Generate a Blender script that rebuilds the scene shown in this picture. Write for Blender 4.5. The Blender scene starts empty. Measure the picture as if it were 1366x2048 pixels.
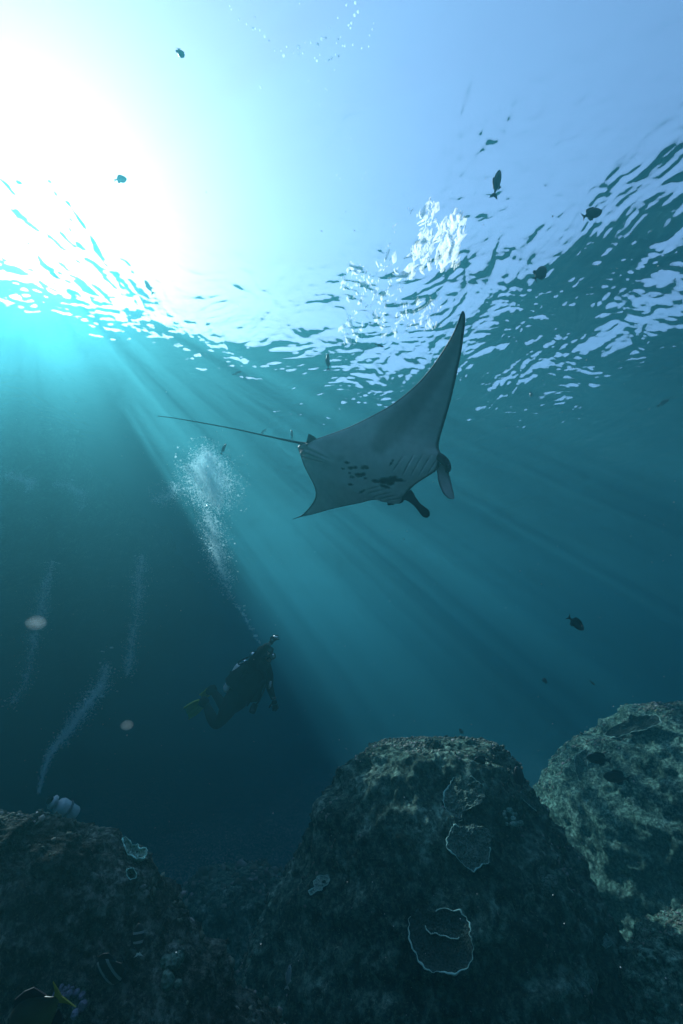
import bpy, math, random
import numpy as np
from mathutils import Vector, Matrix, Euler

random.seed(7)
rng = np.random.default_rng(11)
S = bpy.context.scene
COL = S.collection

# ------------------------------------------------------------------ camera
F = 880.0                      # focal length in photo pixels (photo is 1366 x 2048)
PITCH = math.radians(20.3)
ROLL = math.radians(3.0)
SURF = 7.0                     # the water surface is 7 m above the lens
fwd = Vector((0, math.cos(PITCH), math.sin(PITCH)))
r0 = Vector((1, 0, 0)); u0 = Vector((0, -math.sin(PITCH), math.cos(PITCH)))
RT = (r0 * math.cos(ROLL) - u0 * math.sin(ROLL)).normalized()
UP = (u0 * math.cos(ROLL) + r0 * math.sin(ROLL)).normalized()
cam = bpy.data.cameras.new('camera'); camo = bpy.data.objects.new('camera', cam); COL.objects.link(camo)
camo.matrix_world = Matrix((RT, UP, -fwd)).transposed().to_4x4()
cam.sensor_fit = 'VERTICAL'; cam.sensor_height = 36.0; cam.lens = 36.0 * F / 2048.0
cam.clip_start = 0.05; cam.clip_end = 2000.0
S.camera = camo

def ray(px, py):
    return (fwd + RT * ((px - 683) / F) + UP * ((1024 - py) / F)).normalized()
def at(px, py, d):
    return ray(px, py) * d
def at_y(px, py, y):
    r = ray(px, py); return r * (y / r.y)

# ------------------------------------------------------------------ light
SUN_PX = (52, 492)
SUN_DIR = ray(*SUN_PX)
SUN_EL = math.asin(SUN_DIR.z); SUN_AZ = math.atan2(SUN_DIR.x, SUN_DIR.y)
W = bpy.data.worlds.new('World'); S.world = W; W.use_nodes = True
nt = W.node_tree; nt.nodes.clear()
sky = nt.nodes.new('ShaderNodeTexSky'); sky.sky_type = 'NISHITA'; sky.sun_disc = False
sky.sun_elevation = SUN_EL; sky.sun_rotation = SUN_AZ
sky.air_density = 1.0; sky.dust_density = 0.8; sky.ozone_density = 1.2
bg = nt.nodes.new('ShaderNodeBackground'); bg.inputs[1].default_value = 0.135
wo = nt.nodes.new('ShaderNodeOutputWorld')
nt.links.new(sky.outputs[0], bg.inputs[0]); nt.links.new(bg.outputs[0], wo.inputs[0])
sl = bpy.data.lights.new('sun', 'SUN'); sl.energy = 5.0; sl.angle = math.radians(0.6); sl.color = (1.0, 0.96, 0.9)
so = bpy.data.objects.new('sun', sl); COL.objects.link(so)
so.rotation_euler = (-SUN_DIR).to_track_quat('-Z', 'Y').to_euler()
S.view_settings.view_transform = 'Standard'; S.view_settings.look = 'None'
S.view_settings.exposure = 1.75; S.view_settings.gamma = 1.0; S.view_settings.use_curve_mapping = False
S.render.engine = 'CYCLES'
S.cycles.max_bounces = 8; S.cycles.volume_bounces = 3; S.cycles.transparent_max_bounces = 16
S.cycles.diffuse_bounces = 3; S.cycles.glossy_bounces = 3
S.cycles.use_denoising = True
S.cycles.sample_clamp_indirect = 4.0
S.cycles.caustics_reflective = False; S.cycles.caustics_refractive = False

# ------------------------------------------------------------------ helpers
def tag(o, label=None, cat=None, group=None, kind=None):
    if label: o['label'] = label
    if cat: o['category'] = cat
    if group: o['group'] = group
    if kind: o['kind'] = kind
    return o
def empty(name, loc=(0, 0, 0)):
    o = bpy.data.objects.new(name, None); COL.objects.link(o); o.location = loc; return o
def mesh_obj(name, V, Fc, mat=None, parent=None, smooth=True, attrs=None):
    me = bpy.data.meshes.new(name)
    V = np.asarray(V, dtype=np.float32)
    if isinstance(Fc, np.ndarray):
        n, k = Fc.shape
        me.vertices.add(len(V)); me.vertices.foreach_set('co', V.ravel())
        me.loops.add(n * k); me.loops.foreach_set('vertex_index', Fc.astype(np.int32).ravel())
        me.polygons.add(n); me.polygons.foreach_set('loop_start', np.arange(0, n * k, k, dtype=np.int32))
        me.update(calc_edges=True)
    else:
        me.from_pydata([tuple(v) for v in V], [], Fc)
    if smooth:
        me.polygons.foreach_set('use_smooth', [True] * len(me.polygons))
    if attrs:
        for an, arr in attrs.items():
            a = me.attributes.new(an, 'FLOAT', 'POINT'); a.data.foreach_set('value', np.asarray(arr, np.float32))
    me.update()
    if mat: me.materials.append(mat)
    o = bpy.data.objects.new(name, me); COL.objects.link(o)
    if parent: o.parent = parent; o.matrix_parent_inverse = Matrix.Translation(-parent.location) if False else Matrix()
    return o
def grid_faces(nu, nv, wrap_u=False):
    iu = np.arange(nu if wrap_u else nu - 1); iv = np.arange(nv - 1)
    a, b = np.meshgrid(iu, iv, indexing='ij')
    a2 = (a + 1) % nu
    return np.stack([a * nv + b, a2 * nv + b, a2 * nv + b + 1, a * nv + b + 1], -1).reshape(-1, 4)

# vectorised value noise
_P = rng.random(65536).astype(np.float32)
def _h(i, j, k):
    return _P[((i * 73856093) ^ (j * 19349663) ^ (k * 83492791)) & 65535]
def vnoise(p, seed=0):
    p = np.asarray(p, np.float64) + seed * 17.31
    f = np.floor(p).astype(np.int64); t = p - f; t = t * t * (3 - 2 * t)
    r = 0
    for dx in (0, 1):
        wx = t[..., 0] if dx else 1 - t[..., 0]
        for dy in (0, 1):
            wy = t[..., 1] if dy else 1 - t[..., 1]
            for dz in (0, 1):
                wz = t[..., 2] if dz else 1 - t[..., 2]
                r = r + wx * wy * wz * _h(f[..., 0] + dx, f[..., 1] + dy, f[..., 2] + dz)
    return r * 2 - 1
def fbm(p, octaves=4, gain=0.5, lac=2.03, seed=0, ridged=False):
    a = 1.0; s = 0; p = np.asarray(p, np.float64)
    for o in range(octaves):
        n = vnoise(p, seed + o)
        s = s + a * ((1 - 2 * np.abs(n)) if ridged else n); a *= gain; p = p * lac
    return s

class NT:
    def __init__(s, name):
        s.m = bpy.data.materials.new(name); s.m.use_nodes = True; s.t = s.m.node_tree; s.t.nodes.clear()
        s.out = s.n('ShaderNodeOutputMaterial')
    def n(s, typ, **kw):
        nd = s.t.nodes.new(typ)
        for k, v in kw.items():
            if k[0] == 'i' and k[1:].isdigit(): nd.inputs[int(k[1:])].default_value = v
            else: setattr(nd, k, v)
        return nd
    def l(s, a, b): s.t.links.new(a, b)
    def ramp(s, src, stops, interp='LINEAR'):
        r = s.n('ShaderNodeValToRGB'); cr = r.color_ramp; cr.interpolation = interp
        while len(cr.elements) < len(stops): cr.elements.new(0.5)
        for e, (p, c) in zip(cr.elements, stops):
            e.position = p; e.color = (*c, 1) if len(c) == 3 else c
        s.l(src, r.inputs[0]); return r.outputs[0]
    def noise(s, scale, detail=4, rough=0.6, vec=None):
        nd = s.n('ShaderNodeTexNoise'); nd.inputs['Scale'].default_value = scale
        nd.inputs['Detail'].default_value = detail; nd.inputs['Roughness'].default_value = rough
        if vec: s.l(vec, nd.inputs['Vector'])
        return nd.outputs[0]
    def coords(s, which='Object'):
        return s.n('ShaderNodeTexCoord').outputs[which]
def bsdf(name, col, rough=0.6, spec=0.3, metal=0.0, build=None):
    k = NT(name); b = k.n('ShaderNodeBsdfPrincipled')
    b.inputs['Base Color'].default_value = (*col, 1); b.inputs['Roughness'].default_value = rough
    b.inputs['Specular IOR Level'].default_value = spec; b.inputs['Metallic'].default_value = metal
    k.l(b.outputs[0], k.out.inputs[0])
    if build: build(k, b)
    return k.m

# ------------------------------------------------------------------ water surface
def water_surface():
    # graded grid: 5 cm cells above the diver and the ray, metres wide towards the horizon
    n = 900
    t = np.linspace(-1, 1, n)
    def grade(t, c, lin, far):
        return c + lin * t + far * np.sign(t) * np.abs(t) ** 9
    xs = grade(t, 0.0, 13.5, 180); ys = grade(t, 7.5, 12, 180)
    X, Y = np.meshgrid(xs, ys, indexing='ij')
    dx = np.gradient(xs)[:, None] + 0 * Y; dy = np.gradient(ys)[None, :] + 0 * X
    cell = np.maximum(dx, dy)
    Z = np.zeros_like(X)
    r = np.random.default_rng(12)
    # domain warp keeps the crests from being ruler straight
    P = np.stack([X * 0.35, Y * 0.35, 0 * X], -1)
    wx = X + 0.55 * fbm(P, 3, seed=3); wy = Y + 0.55 * fbm(P, 3, seed=9)
    lam_all = np.concatenate([np.geomspace(0.11, 0.9, 44), np.geomspace(1.0, 11.0, 22)])
    for lam in lam_all:
        k = 2 * math.pi / lam
        a = r.normal(math.radians(8), 0.62 if lam < 1 else 0.75)
        sl = WAVE_SLOPE * (0.8 if lam < 0.25 else 0.62 if lam < 1.0 else 0.85 if lam < 3 else 1.5)
        amp = sl / k
        ph = r.uniform(0, 6.283)
        w = np.clip((lam / cell - 3) / 3, 0, 1)
        s = np.sin(k * (wx * math.cos(a) + wy * math.sin(a)) + ph)
        Z += w * amp * s
    # patchy gusts: ripples stronger in places
    gust = 0.62 + 0.75 * np.clip(fbm(np.stack([X * .3, Y * .3, 0 * X], -1), 2, seed=21) + .25, 0, 1) + 0.13 / (1 + np.exp(-(X - 2.0)))
    rip = fbm(np.stack([wx * 2.6, wy * 2.6, 0 * X], -1), 3, gain=.45, seed=31, ridged=True)
    gust = gust * (0.78 + 0.22 / (1 + np.exp(-(X + .6) * 1.5)))
    Z = Z * gust + 0.016 * rip * np.clip(0.35 / cell, 0, 1) * gust
    V = np.stack([X, Y, SURF + Z], -1).reshape(-1, 3)
    k = NT('rippled_water_surface')
    fr = k.n('ShaderNodeFresnel'); fr.inputs['IOR'].default_value = 1.333
    tr = k.n('ShaderNodeBsdfTransparent'); gl = k.n('ShaderNodeBsdfAnisotropic')
    gl.inputs['Roughness'].default_value = 0.02
    mx = k.n('ShaderNodeMixShader')
    k.l(fr.outputs[0], mx.inputs[0]); k.l(tr.outputs[0], mx.inputs[1]); k.l(gl.outputs[0], mx.inputs[2])
    k.l(mx.outputs[0], k.out.inputs[0])
    o = mesh_obj('water_surface', V, grid_faces(n, n), k.m)
    tag(o, 'wavy underside of the sea surface with a bright window of sky', kind='structure')
    def height(x, y):
        i = np.clip(np.searchsorted(xs, x) - 1, 0, n - 2); j = np.clip(np.searchsorted(ys, y) - 1, 0, n - 2)
        return SURF + Z[i, j]
    return height
WAVE_SLOPE = 0.0205
surf_height = water_surface()

# ------------------------------------------------------------------ water body (the haze box)
def haze():
    x, y0, y1, z0, z1 = 75, -40, 110, -13.0, SURF - 0.42
    V = [(sx * x, y, z) for z in (z0, z1) for y in (y0, y1) for sx in (-1, 1)]
    Fc = [(0, 2, 3, 1), (4, 5, 7, 6), (0, 1, 5, 4), (2, 6, 7, 3), (0, 4, 6, 2), (1, 3, 7, 5)]
    k = NT('sea_water')
    sc = k.n('ShaderNodeVolumeScatter'); sc.inputs['Color'].default_value = (0.03, 0.80, 0.95, 1)
    sc.inputs['Density'].default_value = 0.0192; sc.inputs['Anisotropy'].default_value = 0.52
    s2 = k.n('ShaderNodeVolumeScatter'); s2.inputs['Color'].default_value = (0.95, 0.95, 1.0, 1)
    s2.inputs['Density'].default_value = 0.0035; s2.inputs['Anisotropy'].default_value = 0.85
    ab = k.n('ShaderNodeVolumeAbsorption'); ab.inputs['Color'].default_value = (0.46, 0.65, 0.71, 1)
    ab.inputs['Density'].default_value = 0.21
    a1 = k.n('ShaderNodeAddShader'); a2 = k.n('ShaderNodeAddShader')
    k.l(sc.outputs[0], a1.inputs[0]); k.l(s2.outputs[0], a1.inputs[1])
    k.l(a1.outputs[0], a2.inputs[0]); k.l(ab.outputs[0], a2.inputs[1])
    k.l(a2.outputs[0], k.out.inputs['Volume'])
    o = mesh_obj('haze', V, Fc, k.m, smooth=False)
    tag(o, 'hazy blue green sea water filling the whole scene', kind='stuff')
haze()

# ------------------------------------------------------------------ reef
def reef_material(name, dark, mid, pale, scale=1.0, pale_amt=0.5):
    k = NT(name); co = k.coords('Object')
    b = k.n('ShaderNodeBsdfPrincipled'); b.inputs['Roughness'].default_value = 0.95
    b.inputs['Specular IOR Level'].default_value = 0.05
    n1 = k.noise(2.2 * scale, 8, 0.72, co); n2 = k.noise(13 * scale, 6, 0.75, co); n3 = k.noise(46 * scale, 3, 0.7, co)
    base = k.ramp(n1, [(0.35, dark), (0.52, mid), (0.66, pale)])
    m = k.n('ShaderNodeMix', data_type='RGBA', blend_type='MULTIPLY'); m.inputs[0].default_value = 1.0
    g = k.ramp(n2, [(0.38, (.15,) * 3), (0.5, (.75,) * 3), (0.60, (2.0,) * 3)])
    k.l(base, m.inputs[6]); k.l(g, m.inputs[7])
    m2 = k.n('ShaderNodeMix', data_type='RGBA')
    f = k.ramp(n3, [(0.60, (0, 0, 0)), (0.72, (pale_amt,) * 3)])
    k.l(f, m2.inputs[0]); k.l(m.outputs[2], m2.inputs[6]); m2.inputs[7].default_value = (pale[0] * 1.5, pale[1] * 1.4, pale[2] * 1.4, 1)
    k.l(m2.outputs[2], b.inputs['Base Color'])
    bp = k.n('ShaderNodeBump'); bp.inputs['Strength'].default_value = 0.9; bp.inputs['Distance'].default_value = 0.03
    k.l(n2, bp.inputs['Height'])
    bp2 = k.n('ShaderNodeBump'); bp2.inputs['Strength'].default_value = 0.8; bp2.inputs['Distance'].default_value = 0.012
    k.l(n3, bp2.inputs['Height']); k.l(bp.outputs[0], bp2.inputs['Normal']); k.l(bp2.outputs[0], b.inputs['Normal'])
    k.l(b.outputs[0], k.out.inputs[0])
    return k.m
REEF = reef_material('encrusted_rock', (.018, .038, .030), (.085, .14, .105), (.25, .35, .27))
REEF_NEAR = reef_material('encrusted_rock_near', (.030, .036, .032), (.10, .112, .095), (.28, .29, .25), scale=2.2)
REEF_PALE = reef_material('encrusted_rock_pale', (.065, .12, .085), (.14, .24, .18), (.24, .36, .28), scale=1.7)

def boulder(name, rows, yc, bfrac, mat, amp=1.0, nu=420, nv=300, seed=0, base_z=-11, grain=1.0, fs=1.0, low=1.0):
    """rows: (py, px_left, px_right) outline seen from the lens at the plane y = yc; slices become ellipses."""
    pts = []
    for (py, xl, xr) in rows:
        a = at_y(xl, py, yc); b = at_y(xr, py, yc)
        pts.append(((a.z + b.z) / 2, (a.x + b.x) / 2, abs(b.x - a.x) / 2))
    pts.sort(key=lambda q: -q[0])
    z = np.array([p[0] for p in pts]); cx = np.array([p[1] for p in pts]); hw = np.array([p[2] for p in pts])
    z = np.append(z, base_z); cx = np.append(cx, cx[-1]); hw = np.append(hw, hw[-1] * 1.25)
    # parametrise by arc length so the flat top gets its share of rows
    s = np.concatenate([[0], np.cumsum(np.hypot(np.diff(z), np.diff(hw)))])
    s /= s[-1]
    sv = np.linspace(0, 1, nv) ** 1.15
    zz = np.interp(sv, s, z); cc = np.interp(sv, s, cx); hh = np.interp(sv, s, hw)
    ker = np.ones(9) / 9
    def sm(a): return np.convolve(np.pad(a, 4, mode='edge'), ker, 'valid')
    zz = sm(zz); cc = sm(cc); hh = sm(hh); hh[0] = 0.001
    th = np.linspace(0, 2 * math.pi, nu, endpoint=False)
    T, _ = np.meshgrid(th, zz, indexing='ij')
    X = cc[None] + hh[None] * np.cos(T); Y = yc + bfrac * hh[None] * np.sin(T); Z = zz[None] + 0 * T
    P = np.stack([X, Y, Z], -1)
    N = np.stack([np.cos(T), np.sin(T), 0.5 + 0 * T], -1); N /= np.linalg.norm(N, axis=-1, keepdims=True)
    edge = np.clip(hh / 0.4, 0.15, 1)[None]
    Q = P * fs
    d = (0.16 * low * fbm(Q * 0.9, 3, seed=seed) + 0.07 * fbm(Q * 2.7, 3, seed=seed + 5, ridged=True) * .8 \
        + 0.06 * grain * fbm(Q * 7, 3, seed=seed + 9) + 0.030 * grain * fbm(Q * 22, 3, gain=.6, seed=seed + 14, ridged=True)
         - 0.16 * grain * np.clip(fbm(Q * 3.3, 2, seed=seed + 21) - .42, 0, .6) + 0.045 * grain * fbm(Q * np.array([1.1, 1.1, 4.5]), 3, seed=seed + 25, ridged=True)) / fs
    P = P + N * (d * amp * edge)[..., None]
    P[:, 0, :] = P[:, 0, :].mean(0)
    o = mesh_obj(name, P.reshape(-1, 3), grid_faces(nu, nv, True), mat)
    return o

bc = boulder('reef_boulder', [(1480, 835, 880), (1488, 780, 930), (1503, 735, 968), (1532, 694, 1008), (1565, 668, 1040), (1600, 648, 1066), (1640, 632, 1092),
     (1700, 612, 1130), (1780, 572, 1172), (1850, 535, 1202), (1950, 500, 1243), (2048, 470, 1285), (2300, 420, 1380)], 5.6, 0.85, REEF, seed=1, low=.7, grain=.65)
tag(bc, 'broad domed reef boulder in the centre with pale round plate corals', 'boulder')
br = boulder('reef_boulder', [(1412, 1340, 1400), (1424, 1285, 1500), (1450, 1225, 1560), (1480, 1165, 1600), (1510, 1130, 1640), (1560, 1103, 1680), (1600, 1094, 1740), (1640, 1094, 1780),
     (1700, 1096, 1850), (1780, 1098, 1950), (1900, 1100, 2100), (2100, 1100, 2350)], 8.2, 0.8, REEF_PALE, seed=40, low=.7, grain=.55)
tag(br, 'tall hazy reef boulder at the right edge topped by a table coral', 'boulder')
bl = boulder('reef_boulder', [(1636, -120, 10), (1645, -250, 52), (1667, -330, 90), (1690, -380, 145), (1708, -420, 222), (1760, -480, 288), (1800, -520, 306), (1840, -560, 330),
     (1880, -600, 345), (1940, -650, 380), (1990, -700, 430), (2040, -760, 490), (2200, -900, 600)], 2.3, 0.3, REEF_NEAR, seed=80, grain=.9, fs=2.2, low=.5)
tag(bl, 'dark brown encrusted reef boulder filling the lower left corner', 'boulder')
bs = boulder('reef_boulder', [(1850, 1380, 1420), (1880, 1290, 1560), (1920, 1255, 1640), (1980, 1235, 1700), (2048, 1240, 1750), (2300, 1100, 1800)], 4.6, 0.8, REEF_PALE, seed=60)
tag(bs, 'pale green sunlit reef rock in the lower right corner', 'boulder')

def seabed():
    n = 200; t = np.linspace(-1, 1, n)
    xs = 12 * t + 190 * np.sign(t) * np.abs(t) ** 7; ys = 10 + 14 * t + 190 * np.sign(t) * np.abs(t) ** 7
    X, Y = np.meshgrid(xs, ys, indexing='ij'); P = np.stack([X, Y, 0 * X], -1)
    Z = -6.4 + 0.9 * fbm(P * .25, 4, seed=70) + 0.25 * fbm(P * 1.3, 3, seed=75) - 0.004 * (X ** 2) * (np.abs(X) < 12)
    Z = np.clip(Z, -12.0, -3.0)
    o = mesh_obj('seabed', np.stack([X, Y, Z], -1).reshape(-1, 3), grid_faces(n, n), reef_material('pale_bounce_seabed', (.25, .25, .2), (.4, .4, .33), (.5, .5, .42)))  # pale colour acts as a reflector, bouncing light onto the manta belly
    tag(o, 'seabed between the boulders, coloured pale to bounce light up', kind='structure')
seabed()

def sun_blocker():
    # added rock mass, shaped to keep the low sun off the water at left
    h = 5.0
    def top(px, py):
        r = ray(px, py); return r * ((SURF + h) / r.z)
    edge = [top(SUN_PX[0] + dx, SUN_PX[1] + dx * (1.25 + 0.55 * (dx - 130) / 340)) for dx in np.linspace(130, 400, 64)]
    E = np.array([tuple(p) for p in edge])
    nz = 60
    zt = np.linspace(0, 1, nz)
    back = np.array([(-30, 0, 0)])
    rows = []
    # profile: seabed -> waterline -> top edge -> back over the plateau
    for j, t in enumerate(zt):
        if t < 0.75:
            z = -12 + (SURF + h + 12) * (t / 0.75)
            p = E.copy(); p[:, 2] = z; p[:, 0] -= 1.6 * max(0, SURF - 0.4 - z)      # undercut: falls back to the left under water
        else:
            p = E + back * ((t - 0.75) / 0.25); p[:, 2] = SURF + h
        rows.append(p)
    # near end closes with a face that turns away to the left
    P = np.stack(rows, 1)
    near = [P[0] + np.array([-30, -4, 0]) * u for u in np.linspace(1, 0, 30, endpoint=False)]
    for q in near: q[:, 2] = P[0][:, 2]
    P = np.concatenate([np.stack(near, 0), P], 0)
    d = fbm(P * 0.35, 4, seed=91); d2 = fbm(P * 0.35 + 50, 4, seed=95)
    P[..., 0] += 1.1 * d; P[..., 1] += 1.1 * d2; P[..., 2] += 0.35 * fbm(P * .4, 3, seed=99)
    o = mesh_obj('sun_blocker', P.reshape(-1, 3), grid_faces(P.shape[0], P.shape[1]), REEF)
    tag(o, 'added rock mass beyond the left boulder that shades the water', kind='structure')
sun_blocker()

bm_ = boulder('reef_boulder', [(1752, 440, 500), (1775, 395, 560), (1830, 340, 620), (1900, 300, 680), (2100, 250, 700)], 8.6, 0.8, REEF, seed=120, nu=240, nv=160)
tag(bm_, 'dim low reef rock deep in the dark gap between the left and centre boulders', 'boulder')

# ------------------------------------------------------------------ crusts growing on the boulders
def ico(sub=0):
    t = (1 + 5 ** .5) / 2
    v = np.array([(-1, t, 0), (1, t, 0), (-1, -t, 0), (1, -t, 0), (0, -1, t), (0, 1, t), (0, -1, -t), (0, 1, -t), (t, 0, -1), (t, 0, 1), (-t, 0, -1), (-t, 0, 1)], float)
    f = np.array([(0, 11, 5), (0, 5, 1), (0, 1, 7), (0, 7, 10), (0, 10, 11), (1, 5, 9), (5, 11, 4), (11, 10, 2), (10, 7, 6), (7, 1, 8), (3, 9, 4), (3, 4, 2), (3, 2, 6), (3, 6, 8), (3, 8, 9), (4, 9, 5), (2, 4, 11), (6, 2, 10), (8, 6, 7), (9, 8, 1)])
    v /= np.linalg.norm(v[0])
    for _ in range(sub):
        cache = {}; vl = [tuple(q) for q in v]; nf = []
        def mid(a, b):
            key = (min(a, b), max(a, b))
            if key not in cache:
                m = (np.array(vl[a]) + np.array(vl[b])) / 2; m /= np.linalg.norm(m); vl.append(tuple(m)); cache[key] = len(vl) - 1
            return cache[key]
        for a, b, c in f:
            x, y, z = mid(a, b), mid(b, c), mid(c, a); nf += [(a, x, z), (b, y, x), (c, z, y), (x, y, z)]
        v = np.array(vl); f = np.array(nf)
    return v, f
ICO_V, ICO_F = ico(0); ICO1_V, ICO1_F = ico(1)

def crust_material():
    k = NT('coral_growth'); b = k.n('ShaderNodeBsdfPrincipled'); b.inputs['Roughness'].default_value = .9; b.inputs['Specular IOR Level'].default_value = .1
    a = k.n('ShaderNodeAttribute', attribute_name='tone')
    c = k.ramp(a.outputs['Fac'], [(0, (.04, .05, .04)), (.35, (.10, .12, .09)), (.6, (.22, .22, .17)), (.8, (.30, .27, .27)), (.93, (.45, .46, .38)), (1, (.5, .45, .2))])
    k.l(c, b.inputs['Base Color']); k.l(b.outputs[0], k.out.inputs[0]); return k.m
CRUST = crust_material()
def crusts(bo, count, size, seed, tone=(0, 1)):
    r = np.random.default_rng(seed)
    me = bo.data; nv = len(me.vertices)
    co = np.empty(nv * 3, np.float32); me.vertices.foreach_get('co', co); co = co.reshape(-1, 3)
    no = np.empty(nv * 3, np.float32); me.vertex_normals.foreach_get('vector', no); no = no.reshape(-1, 3)
    facing = (no * -co).sum(1) / np.linalg.norm(co, axis=1)
    ok = (facing > -0.35) & (co[:, 2] > -5.5)
    patch = fbm(co * 1.6, 3, seed=seed)
    w = ok * np.clip(patch + 0.45, 0.03, 1.2)
    idx = r.choice(nv, count, p=w / w.sum())
    C = co[idx]; N = no[idx]
    n = count
    s = size * np.clip(np.exp(r.normal(0, .6, n)), .3, 2.2)
    R = r.normal(size=(n, 3)); T = np.cross(N, R); T /= np.linalg.norm(T, axis=1, keepdims=True) + 1e-9; B = np.cross(N, T)
    sx = s * r.uniform(.7, 1.6, n); sy = s * r.uniform(.6, 1.2, n); sz = s * r.uniform(.15, 1.3, n)
    lump = 1 + 0.35 * r.normal(size=(n, 12))[..., None].clip(-1.4, 1.4) * .7
    L = ICO_V[None] * lump
    V = C[:, None] + L[..., :1] * (T * sx[:, None])[:, None] + L[..., 1:2] * (B * sy[:, None])[:, None] + L[..., 2:3] * (N * sz[:, None])[:, None]
    Fc = (ICO_F[None] + 12 * np.arange(n)[:, None, None]).reshape(-1, 3)
    tn = np.repeat(np.clip(r.beta(1.6, 2.2, n) * (tone[1] - tone[0]) + tone[0], 0, 1), 12)
    o = mesh_obj('coral_crust', V.reshape(-1, 3), Fc, CRUST, parent=bo, smooth=False, attrs={'tone': tn})
    o['kind'] = 'stuff'
crusts(bc, 28000, .0085, 1); crusts(br, 15000, .012, 2); crusts(bl, 22000, .0065, 3, (.0, .85)); crusts(bs, 9000, .007, 4, (.1, .9)); crusts(bm_, 1500, .03, 5)

# ------------------------------------------------------------------ corals
from mathutils.bvhtree import BVHTree
def bvh_of(o):
    me = o.data
    return BVHTree.FromPolygons([v.co for v in me.vertices], [tuple(p.vertices) for p in me.polygons])
BV = {'c': bvh_of(bc), 'r': bvh_of(br), 'l': bvh_of(bl), 's': bvh_of(bs)}
def hit(px, py, key):
    h = BV[key].ray_cast(Vector((0, 0, 0)), ray(px, py))
    if h[0] is None: return at(px, py, {'l': 2.35, 'r': 8.0, 's': 4.5}.get(key, 5.5)), Vector((0, -1, 0.3))
    n = h[1]
    if n.dot(ray(px, py)) > 0: n = -n
    return h[0], n

def coral_mat(name, c1, c2, scale=60):
    k = NT(name); co = k.coords('Object'); b = k.n('ShaderNodeBsdfPrincipled'); b.inputs['Roughness'].default_value = .9; b.inputs['Specular IOR Level'].default_value = .1
    n = k.noise(scale, 3, .7, co); c = k.ramp(n, [(.38, c1), (.62, c2)]); k.l(c, b.inputs['Base Color'])
    bp = k.n('ShaderNodeBump'); bp.inputs['Strength'].default_value = 1.0; bp.inputs['Distance'].default_value = .015
    vo = k.n('ShaderNodeTexVoronoi'); vo.inputs['Scale'].default_value = scale * 1.1; k.l(co, vo.inputs['Vector']); k.l(vo.outputs[0], bp.inputs['Height'])
    k.l(bp.outputs[0], b.inputs['Normal']); k.l(b.outputs[0], k.out.inputs[0]); return k.m
PLATE = coral_mat('plate_coral_skin', (.07, .11, .09), (.17, .25, .20))
PLATE_DARK = coral_mat('plate_coral_dark', (.025, .045, .038), (.065, .10, .085))
PLATE_PALE = coral_mat('plate_coral_pale', (.22, .34, .28), (.38, .55, .45))
RIM = bsdf('coral_growing_edge', (.45, .72, .62), .8, .1)

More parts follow.
